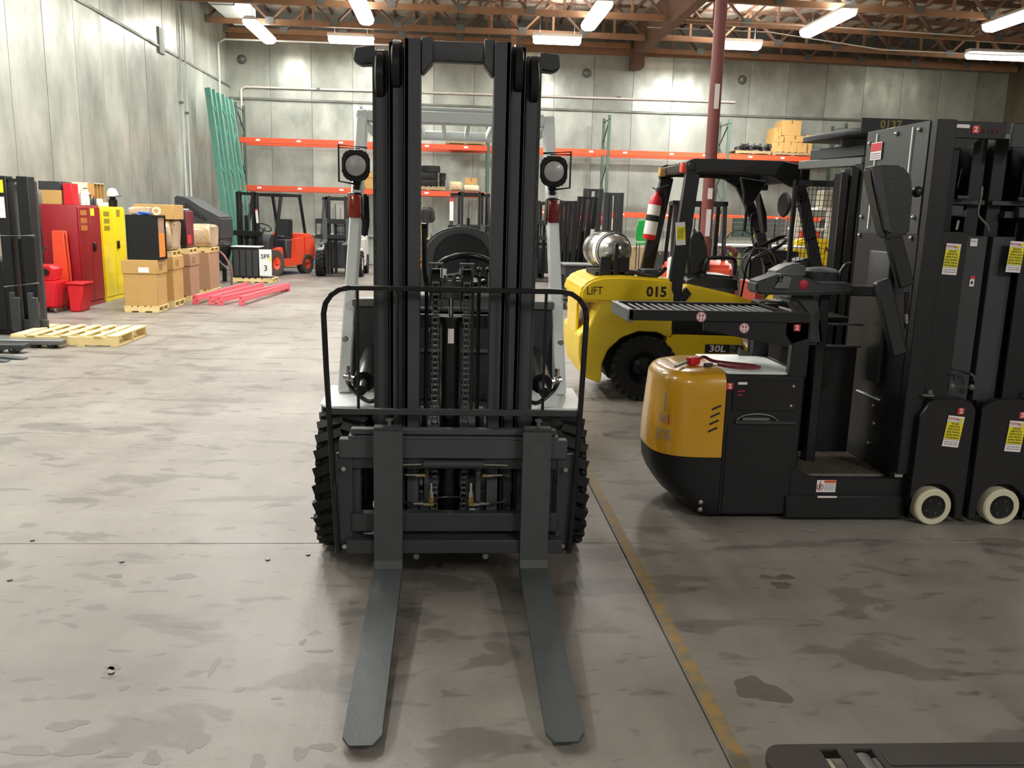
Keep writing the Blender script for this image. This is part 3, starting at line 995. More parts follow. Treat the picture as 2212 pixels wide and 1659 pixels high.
# ---- chassis, fenders, cowl
mb = MB()
mb.b2(FX-.36, FX+.36, 4.0, 6.3, .16, .66, bev=.02)
mb.b2(FX-.30, FX+.30, 3.9, 4.05, .12, .40, bev=.02)
fb(mb, 'chassis', MST)
fb(MB().cyl((FX-.42, 4.2, .345), (FX+.42, 4.2, .345), .09, n=24), 'front_axle', MST)
for s_ in (-1, 1):
    pl = [(FX+s_*.33, 4.08), (FX+s_*.60, 4.08), (FX+s_*.65, 4.15), (FX+s_*.66, 4.6), (FX+s_*.33, 4.6)]
    fb(MB().prism(pl, 'z', .705, .72, bev=.004).b2(*sorted((FX+s_*.34, FX+s_*.60)), 4.60, 4.615, .35, .72, bev=.003), 'fender', LGR)
    fb(MB().prism([(4.13, .705), (4.13, .64), (4.62, .50), (4.62, .705)], 'x', FX+s_*.35, FX+s_*.395), 'fender_inner', MST)
    # foot step and side of the floor
    fb(MB().b2(*sorted((FX+s_*.36, FX+s_*.56)), 4.62, 5.1, .32, .36, bev=.006), 'step', CHAR)
    # tilt cylinder mount and clutter behind the mast
    mb = MB().cyl((FX+s_*.42, 3.98, .86), (FX+s_*.42, 4.45, .92), .05, n=22, bev=.005)
    mb.cyl((FX+s_*.42, 3.86, .845), (FX+s_*.42, 3.98, .86), .024, n=14)
    fb(mb, 'tilt_cylinder', BLK2)
    mb = MB()
    mb.cyl((FX+s_*.50, 4.05, .885), (FX+s_*.50, 4.05, .925), .012, n=8).ball((FX+s_*.495, 4.04, .87), .016, n=8).cyl((FX+s_*.47, 4.03, .865), (FX+s_*.52, 4.05, .87), .012, n=8)
    fb(MB().cyl((FX+s_*.51, 4.02, 1.055), (FX+s_*.51, 4.05, 1.055), .014, n=6), 'cowl_bolt', CHR)
    fb(mb, 'tilt_fitting', CHR)
    fb(MB().tube([(FX+s_*.52, 4.1, .87), (FX+s_*.50, 4.15, .8), (FX+s_*.42, 4.1, .745), (FX+s_*.36, 4.05, .77), (FX+s_*.3, 4.0, .86)], .011, 8, sub=6), 'tilt_hose', HOSE)
    fb(MB().prism([(FX+s_*.30, .70), (FX+s_*.53, .70), (FX+s_*.545, .80), (FX+s_*.52, 1.16), (FX+s_*.30, 1.16)], 'y', 4.52, 4.56, bev=.004), 'cowl_side', CHAR)
    mb = MB().cyl((FX+s_*.33, 4.50, .98), (FX+s_*.33, 4.52, .98), .075, n=28)
    fb(mb, 'cowl_opening', INK)
    fb(MB().b2(*sorted((FX+s_*.29, FX+s_*.53)), 4.50, 4.60, 1.16, 1.20, bev=.004), 'cowl_rail', GRY)
mb = MB()
mb.b2(FX-.30, FX+.30, 4.5, 4.56, .66, 1.15, bev=.01)
mb.b2(FX-.30, FX+.30, 4.50, 4.62, 1.12, 1.16, bev=.008)
fb(mb, 'front_cowl', CHAR)
fb(MB().b2(FX-.2, FX+.2, 4.47, 4.495, .93, .945), 'cowl_trim', GRY)
fb(MB().b2(FX-.42, FX+.42, 4.56, 5.3, .62, .66, bev=.01), 'floor_plate', CHAR)
# dash, hood, seat, counterweight
mb = MB().prism([(4.56, 1.10), (4.60, 1.22), (4.84, 1.22), (4.92, 1.12), (4.80, .66), (4.56, .66)], 'x', FX-.33, FX+.33, bev=.015)
fb(mb, 'dashboard', CHAR)
fb(MB().prism([(5.22, .62), (5.30, 1.0), (5.36, 1.05), (6.35, 1.05), (6.35, .62)], 'x', FX-.40, FX+.40, bev=.02, seg=2), 'engine_hood', DGR)
mb = MB().prism([(6.3, .25), (6.3, 1.12), (6.6, 1.15), (6.92, 1.02), (7.0, .7), (6.96, .3), (6.8, .25)], 'x', FX-.55, FX+.55, bev=.05, seg=3)
fb(mb, 'counterweight', LGR)
for s_ in (-1, 1):
    fb(MB().prism([(4.62, .36), (4.62, .62), (5.25, .70), (5.30, 1.0), (6.3, 1.02), (6.3, .4), (5.2, .36)], 'x', FX+s_*.42, FX+s_*.46, bev=.006), 'side_panel', LGR)
st = fb(MB().prism([(5.35, 1.06), (5.38, 1.18), (5.5, 1.20), (5.85, 1.16), (5.85, 1.06)], 'x', FX+.05-.24, FX+.05+.24, bev=.035, seg=3), 'seat', SEAT)
def sback(u, v):
    # shield-like back, narrow shoulders, rolled rim
    hw = .255*(1-.0*v)*(1.0 if v < .55 else math.sqrt(max(.0, 1-((v-.55)/.45)**2)))
    wob = .0
    x = (2*u-1)*hw
    z = 1.12+.46*v
    y = 5.72+.14*v+.05*(1-(2*u-1)**2)*-1*.8
    return (FX+.05+x, y, z)
mb = MB()
NB = 20
out = []
for i in range(NB+1):
    a = PI*i/NB
    out.append((FX+.05+.255*math.cos(a)*(1 if True else 0), 1.34+.225*math.sin(a)**.8))
out = [(FX+.05+.30, 1.10), (FX+.05+.275, 1.22)]+out+[(FX+.05-.275, 1.22), (FX+.05-.30, 1.10)]
mb.prism(out, 'y', 5.60, 5.74, bev=.028, seg=3)
fb(mb, 'seat_back', SEAT)
mb = MB().prism([(x*.72+(FX+.05)*.28, 1.14+(z-1.10)*.82) for x, z in out], 'y', 5.58, 5.62, bev=.012, seg=2)
fb(mb, 'seat_back_cushion', VINYL)
fb(MB().prism([(FX-.05, 1.16), (FX+.0, 1.25), (FX+.08, 1.27), (FX+.15, 1.25), (FX+.2, 1.16)], 'y', 5.50, 5.60, bev=.015, seg=2), 'seat_belt_cover', LGR)
# steering wheel and column
wc = Vector((FX+.07, 4.92, 1.33))
nrm = Vector((0, .55, .83)).normalized()
mb = torus(MB(), wc, nrm, .165, .017, 36, 10)
sw = fb(mb, 'steering_wheel', BLK2)
mb = MB()
x_, y_, d_ = frame(nrm)
for a in (90, 210, 330):
    e = wc+(x_*math.cos(R(a))+y_*math.sin(R(a)))*.16
    mb.bar(wc-nrm*.02, e, .03, .012, up=nrm)
mb.cyl(wc-nrm*.04, wc+nrm*.0, .045, n=20)
fb(mb, 'spokes', DGR, sw)
fb(MB().cyl(wc-nrm*.04, Vector((FX+.02, 4.78, 1.1)), .032, n=16), 'steering_column', DGR)
mb = MB()
for k in range(4):
    x = FX-.02+.05*k+.06
    mb.cyl((x+.1, 4.82, 1.2), (x+.1, 4.86, 1.33), .007, n=8).ball((x+.1, 4.86, 1.34), .016, n=8)
fb(mb, 'control_levers', BLK2)
fb(MB().cyl((FX-.075, 4.7, 1.22), (FX-.06, 4.72, 1.35), .02, n=14), 'horn_stalk', LGR)

# ---- overhead guard
def leg(p0, p1, w_, h_):
    return MB().bar(p0, p1, w_, h_, up=(0, 1, .5), bev=.008)
for s_ in (-1, 1):
    fb(leg((FX+s_*.565, 4.42, .71), (FX+s_*.525, 5.04, 2.14), .062, .10), 'guard_front_leg', LGR)
    fb(leg((FX+s_*.48, 6.2, 1.03), (FX+s_*.48, 6.05, 2.14), .07, .07), 'guard_rear_leg', LGR)
    fb(MB().b2(*sorted((FX+s_*.49, FX+s_*.555)), 5.0, 6.08, 2.13, 2.2, bev=.008), 'guard_side_rail', LGR)
fb(MB().b2(FX-.50, FX+.50, 5.0, 5.07, 2.135, 2.205, bev=.01), 'guard_front_rail', LGR)
fb(MB().b2(FX-.50, FX+.50, 6.02, 6.09, 2.13, 2.19, bev=.01), 'guard_rear_rail', LGR)
for k in range(6):
    x = FX-.36+.144*k
    fb(MB().b2(x-.012, x+.012, 5.07, 6.02, 2.14, 2.19, bev=.003), 'guard_slat', LGR)
fb(MB().cyl((FX-.46, 5.0, 2.215), (FX+.46, 5.0, 2.215), .012, n=10), 'guard_top_tube', LGR)
# ---- lamps and indicators on the front legs
for s_ in (-1, 1):
    hx, hy, hz = FX+s_*.535, 4.80, 1.885
    br = fb(MB().b2(hx-.02, hx+.02, hy+.03, hy+.06, hz-.16, hz-.02, bev=.004).cyl((hx, hy+.02, hz-.115), (hx, hy+.05, hz-.115), .017, n=12), 'lamp_bracket', BLK2)
    oc = [(hx+.078*x, hz+.085*z) for x, z in ((-.55, -1), (.55, -1), (1, -.55), (1, .6), (.6, 1), (-.6, 1), (-1, .6), (-1, -.55))]
    ic = [(hx+(x-hx)*.75, hz+(z-hz)*.75) for x, z in oc]
    hl = fb(MB().prism(oc, 'y', hy-.02, hy+.045, bev=.01, seg=2, taper=ic), 'headlamp', BLK2)
    fb(MB().lathe([(.056, 0), (.066, -.008), (.068, 0)], (hx, hy-.02, hz), (0, 1, 0), 30), 'lamp_rim', INK, hl)
    fb(MB().lathe([(0, -.016), (.03, -.013), (.054, -.004), (.056, .004), (0, .004)], (hx, hy-.02, hz), (0, 1, 0), 30), 'lens', LENS, hl)
    g0 = hx+s_*.088
    mb = MB().tube([(hx-s_*.06, hy-.01, hz+.095), (g0, hy-.035, hz+.105), (g0, hy-.035, hz-.085), (hx-s_*.02, hy-.01, hz-.10)], .006, 6)
    mb.tube([(hx-s_*.02, hy+.0, hz+.09), (g0, hy-.03, hz+.09)], .004, 6)
    fb(mb, 'lamp_guard', BLK2)
    iz = 1.67
    ix = FX+s_*.54
    il = fb(MB().b2(ix-.042, ix+.042, 4.77, 4.86, iz-.075, iz+.075, bev=.018, seg=2), 'indicator_lamp', BLK2)
    fb(MB().b2(ix-.033, ix+.033, 4.745, 4.79, iz-.062, iz+.062, bev=.012, seg=2), 'lens', AMB if s_ < 0 else REDL, il)
mb = MB().prism([(FX+.43, 1.40), (FX+.51, 1.38), (FX+.515, 1.58), (FX+.46, 1.57), (FX+.435, 1.50)], 'y', 5.3, 5.33, bev=.01, seg=2)
mb.cyl((FX+.475, 5.31, 1.2), (FX+.475, 5.31, 1.38), .008, n=8).b2(FX+.452, FX+.497, 5.30, 5.33, 1.31, 1.38, bev=.005)
fb(mb, 'rear_view_mirror', BLK2)
mb = MB().prism([(FX-.53, 1.52), (FX-.49, 1.5), (FX-.475, 1.58), (FX-.48, 1.74), (FX-.53, 1.74)], 'y', 4.9, 4.93, bev=.01, seg=2)
fb(mb, 'rear_view_mirror', BLK2)
#PART4
# ================================================================== ORDER PICKER (side on, front plane y = 4.47)
def dealer_sticker(parent, o, u, v, w_, h_, tilt=0.):
    """white header, yellow body with six words, white footer; u right, v up, on one thin backing"""
    u, v = Vector(u).normalized(), Vector(v).normalized()
    if tilt:
        u, v = u*math.cos(tilt)+v*math.sin(tilt), v*math.cos(tilt)-u*math.sin(tilt)
    n = u.cross(v)
    o = Vector(o)
    mb = MB()
    def rect(a0, a1, b0, b1, d0, d1, m):
        c = o+u*(a0+a1)/2*w_+v*(b0+b1)/2*h_+n*(d0+d1)/2
        b = bmesh.new()
        bmesh.ops.create_cube(b, size=1)
        bmesh.ops.scale(b, vec=((a1-a0)*w_, (b1-b0)*h_, d1-d0), verts=b.verts)
        mt = Matrix((u, v, n)).transposed().to_4x4()
        mt.translation = c
        mb.use(m)._add(b, mt)
    rect(-.5, .5, -.5, .5, 0, .0012, PAPER)
    rect(-.5, .5, -.255, .30, .0012, .002, LABY)
    P = lambda a, b, d=.0024: o+u*a*w_+v*b*h_+n*d
    mb.use(INKR).txt('TOTAL', P(-.13, .40), u, v, h_*.105, wid=1.15, bold=.0004)
    mb.use(LABY).cyl(P(.34, .40, .001), P(.34, .40, .003), w_*.11, n=14)
    mb.use(INK)
    for k in range(14):
        rect(-.46+k*.066, -.43+k*.066, .305, .32, .0012, .0022, INK)
        rect(-.46+k*.066, -.43+k*.066, -.28, -.265, .0012, .0022, INK)
    for k, s_ in enumerate(('SALES', 'SERVICE', 'RENTALS', 'RACKING', 'SHELVING', 'TRAINING')):
        mb.use(INK).txt(s_, P(0, .25-.091*k), u, v, h_*.083, wid=1.2, bold=.0003)
    for k in range(2):
        for a0, a1 in ((-.4, -.16), (-.12, .1), (.14, .42)):
            rect(a0, a1, -.36-k*.07, -.335-k*.07, .0012, .0022, INKG)
    return mb.build('dealer_sticker', None, parent, world=True, label='white and yellow dealer sticker')
def logo_sticker(parent, o, u=(1, 0, 0), v=(0, 0, 1), s_=.036):
    u, v = Vector(u), Vector(v)
    n = u.cross(v)
    o = Vector(o)
    mb = MB().use(LABR).bar(o, o+n*.0015, s_, s_, up=v)
    mb.use(PAPER).txt('2', o+n*.002, u, v, s_*.95, bold=.0012)
    return mb.build('logo_sticker', None, parent, world=True, label='small red square sticker with a white mark')
def foot_sticker(parent, o, r_=.03):
    mb = MB().use(PAPER).cyl(o, Vector(o)+Vector((0, -.0015, 0)), r_, n=24)
    mb.use(INKR)
    torus(mb, Vector(o)+Vector((0, -.0015, 0)), (0, 1, 0), r_*.88, .0018, 24, 5)
    for s_ in (-1, 1):
        p = Vector(o)+Vector((s_*r_*.3, -.002, 0))
        mb.ball(p+Vector((0, 0, r_*.25)), r_*.22, (.8, .1, 1.5), 10)
        mb.ball(p+Vector((0, 0, -r_*.42)), r_*.18, (.8, .1, 1.1), 10)
    return mb.build('foot_sticker', None, parent, world=True, label='round white sticker with red footprints')
def bolt(parent, p, d, r_=.011, mat=CHR, n='bolt'):
    p, d = Vector(p), Vector(d)
    return MB().ball(p, r_, (1, 1, 1), 10).cyl(p-d*.002, p+d*.004, r_*1.2, n=10).build(n, mat, parent, world=True)

OP = thing('order_picker', 'black order picker with glossy golden hood and ribbed tray, side on beside the aisle line', 'order picker', (1.95, 4.9, 0))
def ob(mb, name, mat=None, parent=None, **k):
    return mb.build(name, mat, parent or OP, world=True, **k)
Y0, Y1 = 4.47, 5.12
YM = (Y0+Y1)/2
def nose_x(t, a, xr=1.5, e=.62):
    """plan outline from the front right corner round the nose, t in -1..1"""
    th = t*PI/2
    c = math.cos(th)
    return xr-a*(c**e), YM+(Y1-Y0)/2*math.copysign(abs(math.sin(th))**e, math.sin(th))
def nose(mb, levels, xr, close_top=True, close_bottom=False, n=32):
    b = bmesh.new()
    rings = []
    for z, a, ins in levels:
        ring = []
        for i in range(n+1):
            x, y = nose_x(-1+2*i/n, a, xr)
            y = YM+(y-YM)*(1-ins)
            ring.append(b.verts.new((x, y, z)))
        rings.append(ring)
    for i in range(len(rings)-1):
        for j in range(n):
            b.faces.new((rings[i][j], rings[i][j+1], rings[i+1][j+1], rings[i+1][j]))
        b.faces.new((rings[i][0], rings[i+1][0], rings[i+1][n], rings[i][n]))
    if close_top: b.faces.new(rings[-1])
    if close_bottom: b.faces.new(rings[0][::-1])
    bmesh.ops.recalc_face_normals(b, faces=b.faces)
    return mb._add(b, None, True)
mb = nose(MB(), [(.025, .13, .05), (.05, .17, .02), (.13, .275, .0), (.20, .325, 0), (.26, .35, 0), (.36, .36, 0)], 1.5, True, True)
ob(mb, 'skirt', BLK)
lv = [(.362, .362, 0), (.5, .358, 0), (.70, .34, 0), (.755, .335, .0)]
for k in range(1, 7):
    a = R(15*k)
    lv.append((.755+.075*math.sin(a), .335-.075*(1-math.cos(a))*1.0, .16*(1-math.cos(a))))
lv.append((.838, .22, .2))
hood = ob(nose(MB(), lv, 1.497), 'hood', GYEL)
mb = MB()
for k in range(4):
    z = .645-.036*k*1.15
    mb.bar((1.425-.004*k, Y0-.0015, z-.012), (1.475-.004*k, Y0-.0015, z+.012), .011, .003, up=(0, 1, 0), bev=.0012)
    ob(mb, 'vent_slot', INK, hood)
    mb = MB()
mb.bm.free()
# marks on the end of the hood
nd = Vector((-.55, -.83, 0)).normalized()
mb = MB()
xx, yy = nose_x(-.42, .357, 1.497)
o = Vector((xx, yy, .56))
tg = Vector((nose_x(-.40, .357)[0]-nose_x(-.44, .357)[0], nose_x(-.40, .357)[1]-nose_x(-.44, .357)[1], 0)).normalized()*-1
nn = tg.cross(Vector((0, 0, 1)))
mb.use(INKG).txt('JOE', o+nn*.0025-Vector((0, 0, .09)), tg, (0, 0, 1), .085, wid=.8)
mb.txt('BIG', o+nn*.0025+Vector((0, 0, .0)), tg, (0, 0, 1), .06, wid=.8)
mb.bar(o+nn*.002+Vector((0, 0, .04)), o+nn*.002+Vector((0, 0, .15)), .008, .002, up=nn)
mb.use(INKR).bar(o+nn*.003+tg*.03-Vector((0, 0, .025)), o+nn*.003+tg*.03+Vector((0, 0, .03)), .006, .002, up=nn)
ob(mb, 'hood_badge', None, hood, label='faded grey lettering with an arrow')
# battery body
mb = MB().b2(1.50, 1.93, Y0+.005, Y1, .03, .826, bev=.006)
body = ob(mb, 'battery_body', BLK)
ob(MB().b2(1.52, 1.90, Y0+.0, Y0+.006, .04, .555, bev=.002), 'lower_door', BLK)
ob(MB().b2(1.56, 1.90, Y0-.012, Y0+.006, .555, .572, bev=.003), 'ledge', CHAR)
ob(MB().tube([(1.56, Y0-.003, .572), (1.60, Y0-.003, .60), (1.68, Y0-.003, .612), (1.76, Y0-.003, .6), (1.80, Y0-.003, .572)], .004, 6, sub=5).b2(1.60, 1.75, Y0-.004, Y0+.002, .575, .59), 'arched_handle', GRY)
ob(MB().b2(1.535, 1.90, Y0-.001, Y0+.006, .63, .80, bev=.002), 'upper_panel', BLK2)
ob(MB().b2(1.56, 1.61, Y0-.003, Y0-.001, .775, .788), 'rating_label', PAPER)
ob(MB().b2(1.56, 1.60, Y0-.003, Y0-.001, .735, .742).b2(1.56, 1.59, Y0-.003, Y0-.001, .715, .721), 'red_print', INKR)
ob(MB().b2(1.50, 1.92, Y0+.02, Y1-.01, .826, .838, bev=.004), 'top_plate', LGR)
ob(MB().prism([(1.76, .72), (2.02, .66), (2.02, .77), (1.76, .885)], 'y', Y1-.05, Y1-.03, bev=.003), 'rear_plate', DGR)
logo_sticker(OP, (1.515, Y0-.001, .765))
for z in (.105, .062): bolt(OP, (1.40, Y0+.003, z), (0, -1, 0))
for x, z in ((1.87, .77), (1.865, .66)): bolt(OP, (x, Y0, z), (0, -1, 0), .006)
# plug and cable lying on the hood: separate things
PL = thing('battery_plug', 'red battery plug with grey handle and cable lying on the golden hood', 'plug', (1.35, 4.72, .838))
PL_M = ROOT[PL]
MB().box((1.37, 4.70, .863), (.075, .045, .045), (0, 0, .5), bev=.01, seg=2).build('plug_body', RED, PL, world=True)
MB().bar((1.335, 4.685, .862), (1.24, 4.60, .845), .016, .012, bev=.003).build('handle', GRY, PL, world=True)
MB().tube([(1.40, 4.72, .865), (1.45, 4.77, .875), (1.50, 4.76, .855), (1.58, 4.72, .85), (1.68, 4.66, .85), (1.72, 4.60, .85), (1.64, 4.56, .85), (1.55, 4.60, .85), (1.50, 4.65, .852)], .010, 8, sub=6).build('cable', PURP, PL, world=True)
MB().box((1.44, 4.64, .852), (.05, .028, .022), (0, 0, .3), bev=.004).build('clip', DGR, PL, world=True)
# chassis: step well, sill, platform
mb = MB().b2(1.45, 2.64, Y0+.02, Y1, .03, .14, bev=.005)
mb.b2(1.88, 2.66, Y0-.02, Y0+.05, .015, .15, bev=.008)
ob(mb, 'chassis', BLK)
mb = MB().prism([(1.90, .14), (2.62, .14), (2.62, .245), (2.05, .245), (2.0, .262), (1.935, .30), (1.90, .30)], 'y', Y0, Y0+.03, bev=.003)
ob(mb, 'sill', BLK)
ob(MB().b2(1.93, 2.5, Y0+.03, Y1-.02, .20, .235, bev=.004), 'platform', CHAR)
plat = MB().b2(1.96, 2.48, Y0+.07, Y1-.1, .235, .247, bev=.003)
pm = ob(plat, 'floor_mat', GRATE)
mb = MB()
for i in range(26):
    mb.b2(1.97+.02*i, 1.974+.02*i, Y0+.08, Y1-.11, .247, .251)
for i in range(34):
    mb.b2(1.965, 2.475, Y0+.085+.021*i, Y0+.089+.021*i, .247, .2505)
ob(mb, 'mat_ribs', RUBD, pm, kind='stuff')
mb = MB().use(PAPER).b2(2.055, 2.165, Y0-.002, Y0+.001, .165, .235)
mb.use(ORL).b2(2.097, 2.163, Y0-.003, Y0, .219, .234)
mb.use(INKR)
torus(mb, (2.075, Y0-.003, .195), (0, 1, 0), .017, .002, 20, 5)
mb.bar((2.063, Y0-.003, .183), (2.087, Y0-.003, .207), .003, .002, up=(0, 1, 0))
mb.use(INK).bar((2.075, Y0-.0035, .185), (2.072, Y0-.0035, .205), .006, .002, up=(0, 1, 0)).ball((2.073, Y0-.003, .211), .004, (1, .3, 1), 8).bar((2.074, Y0-.003, .212), (2.074, Y0-.003, .232), .002, .002, up=(0, 1, 0))
mb.use(INKG)
for k in range(5): mb.b2(2.10, 2.157, Y0-.003, Y0, .21-.008*k, .2125-.008*k)
ob(mb, 'warning_label', None, label='white warning label with orange header and red ban sign')
ob(MB().b2(2.055, 2.165, Y0-.03, Y0-.021, .141, .149), 'white_strip', PAPER)
# uprights that carry the tray
for y in (Y0+.004, Y1-.06):
    mb = MB().prism([(1.84, .82), (1.94, .82), (1.94, 1.115), (1.80, 1.115), (1.80, 1.05), (1.845, .99)], 'y', y, y+.05, bev=.003)
    ob(mb, 'tray_upright', BLK)
mb = MB().prism([(1.35, 1.115), (1.93, 1.115), (1.93, 1.03), (1.80, .985), (1.62, 1.02), (1.45, 1.05), (1.35, 1.065)], 'y', Y0+.004, Y0+.03, bev=.003)
ob(mb, 'tray_arm', BLK)
ob(MB().b2(1.90, 1.945, Y0+.03, Y1-.02, .03, .84, bev=.006), 'bulkhead', BLK)
logo_sticker(OP, (1.86, Y0-.001, 1.09))
tr = ob(MB().b2(.94, 1.93, Y0, Y0+.03, 1.115, 1.172, bev=.003).b2(.94, 1.93, Y0+.46, Y0+.49, 1.115, 1.172, bev=.003).b2(1.80, 1.83, Y0+.03, Y0+.46, 1.12, 1.17), 'tray_frame', BLK)
ob(MB().b2(.935, .965, Y0+.0, Y0+.49, 1.105, 1.172, bev=.003), 'tray_end', GRY, tr)
for k in range(19):
    x = .985+.0435*k
    ob(MB().b2(x-.006, x+.006, Y0+.03, Y0+.46, 1.15, 1.162, bev=.002), 'slat', GRY, tr)
ob(MB().b2(.96, 1.8, Y0+.03, Y0+.46, 1.118, 1.124), 'tray_pan', INK, tr)
foot_sticker(OP, (1.33, Y0-.001, 1.14), .027)
foot_sticker(OP, (1.57, Y0+.002, 1.083), .027)
# control console
pod = [(1.70, 1.315), (1.74, 1.33), (1.83, 1.362), (1.90, 1.358), (2.0, 1.34), (2.06, 1.318), (2.26, 1.318), (2.26, 1.262), (2.01, 1.245), (1.74, 1.243), (1.70, 1.252)]
con = ob(MB().prism(pod, 'y', 4.70, 4.86, bev=.012, seg=2), 'control_console', CHAR)
mb = MB().prism([(1.80, 1.28), (1.885, 1.28), (1.895, 1.345), (1.845, 1.35)], 'y', 4.685, 4.70, bev=.004)
ob(mb, 'console_recess', GRY, con)
ob(MB().cyl((1.83, 4.68, 1.32), (1.835, 4.69, 1.345), .008, n=10).ball((1.835, 4.685, 1.348), .011, n=8), 'thumb_lever', BLK2, con)
ob(MB().lathe([(0, -.006), (.022, -.004), (.028, 0), (.026, .008), (0, .01)], (1.97, 4.698, 1.305), (0, 1, 0), 20), 'stop_button', INKR, con)
ob(MB().prism([(1.86, 1.36), (1.95, 1.41), (2.03, 1.415), (2.06, 1.37), (2.04, 1.33), (1.86, 1.33)], 'y', 4.86, 5.02, bev=.015, seg=2), 'display_pod', GRY, con)
ob(MB().lathe([(.11, 0), (.108, .05), (.085, .066), (.03, .075), (0, .076)], (2.17, 4.95, 1.318), (0, 0, 1), 28), 'console_dome', CHAR, con)
ob(MB().tube([(2.24, 4.86, 1.29), (2.25, 4.86, 1.37), (2.285, 4.86, 1.42), (2.31, 4.86, 1.42)], .010, 8, sub=5), 'grab_bar', BLK2, con)
ob(MB().b2(2.24, 2.50, 4.72, 4.88, 1.245, 1.30, bev=.006), 'console_arm', BLK, con)
ob(MB().prism([(1.93, 1.243), (2.10, 1.243), (2.16, .95), (2.0, .95), (2.05, 1.03), (2.04, 1.12), (1.98, 1.19), (1.92, 1.20)], 'y', 4.78, 5.0, bev=.02, seg=2), 'knee_cowl', DGR)
mb = MB().b2(2.12, 2.18, 4.8, 4.88, .24, 1.25, bev=.006)
ob(mb, 'console_post', BLK)
for z in (1.065, .935):
    ob(MB().b2(1.95, 2.42, 4.86, 4.88, z-.006, z+.006), 'guard_rail_bar', CHAR)
ob(MB().b2(1.95, 2.42, 4.90, 4.93, .28, .93, bev=.004), 'guard_panel', BLK)
# leaning screen panel on the mast, x = 2.5
ob(MB().b2(2.49, 2.52, Y0+.03, 5.20, .225, 1.60, bev=.003), 'mast_side_panel', BLK)
ob(MB().b2(2.492, 2.51, Y0+.04, 5.20, 1.60, 2.19, bev=.002), 'screen_panel', M('smoky_screen', '55585a', .25, metal=.3, var=.25, sc=4, coat=.3))
for y in (4.66, 5.06):
    ob(MB().b2(2.484, 2.492, y, y+.012, 1.62, 2.17), 'screen_rib', LGR)
for y, z in ((4.60, 2.15), (4.84, 2.15), (5.15, 2.12), (4.56, 1.69), (4.56, 1.58), (5.16, 1.69), (5.16, 1.58), (5.07, .46), (4.73, .50), (4.77, .37), (4.76, .60)):
    bolt(OP, (2.485, y, z), (-1, 0, 0), .012)
mb = MB().use(PAPER).b2(2.483, 2.486, 4.99, 5.12, 2.02, 2.12).use(LABR).b2(2.481, 2.485, 4.995, 5.115, 2.07, 2.115).use(INKG)
for k in range(3): mb.b2(2.481, 2.484, 5.0, 5.11, 2.03+.012*k, 2.034+.012*k)
ob(mb, 'notice_label', None, label='red and white notice label')
ob(MB().b2(2.455, 2.49, 4.70, 4.95, .74, 1.50, bev=.012, seg=2), 'back_cushion', VINYL)
ob(MB().b2(2.478, 2.49, 4.70, 4.98, .645, .652), 'panel_step', LGR)
# side gates: padded arms in front of the opening
gate = [(2.115, 1.93), (2.16, 1.945), (2.28, 1.945), (2.335, 1.895), (2.355, 1.80), (2.36, 1.60), (2.235, 1.575), (2.215, 1.62), (2.13, 1.86)]
gt = ob(MB().prism(gate, 'y', 4.34, 4.44, bev=.012, seg=2), 'side_gate', VINYL)
ob(MB().prism([(2.115, 1.925), (2.165, 1.94), (2.26, 1.60), (2.215, 1.62)], 'y', 4.33, 4.345, bev=.004), 'gate_edge', CHAR, gt)
ob(MB().bar((2.29, 4.39, 1.60), (2.41, 4.42, 1.33), .085, .05, up=(0, 1, 0), bev=.01), 'gate_arm', VINYL, gt)
ob(MB().cyl((2.34, 4.40, 1.82), (2.405, 4.42, 1.82), .010, n=10).ball((2.415, 4.42, 1.82), .03, n=14), 'gate_knob', BLK2, gt)
ob(MB().bar((2.265, 4.40, 1.36), (2.415, 4.42, .96), .085, .05, up=(0, 1, 0), bev=.01), 'lower_gate', VINYL)
ob(MB().cyl((2.43, 4.44, 1.30), (2.45, 4.44, 1.10), .014, n=10), 'gas_strut', BLK2)
ob(MB().cyl((2.44, 4.43, 1.18), (2.447, 4.43, 1.13), .010, n=10), 'strut_end', CHR)
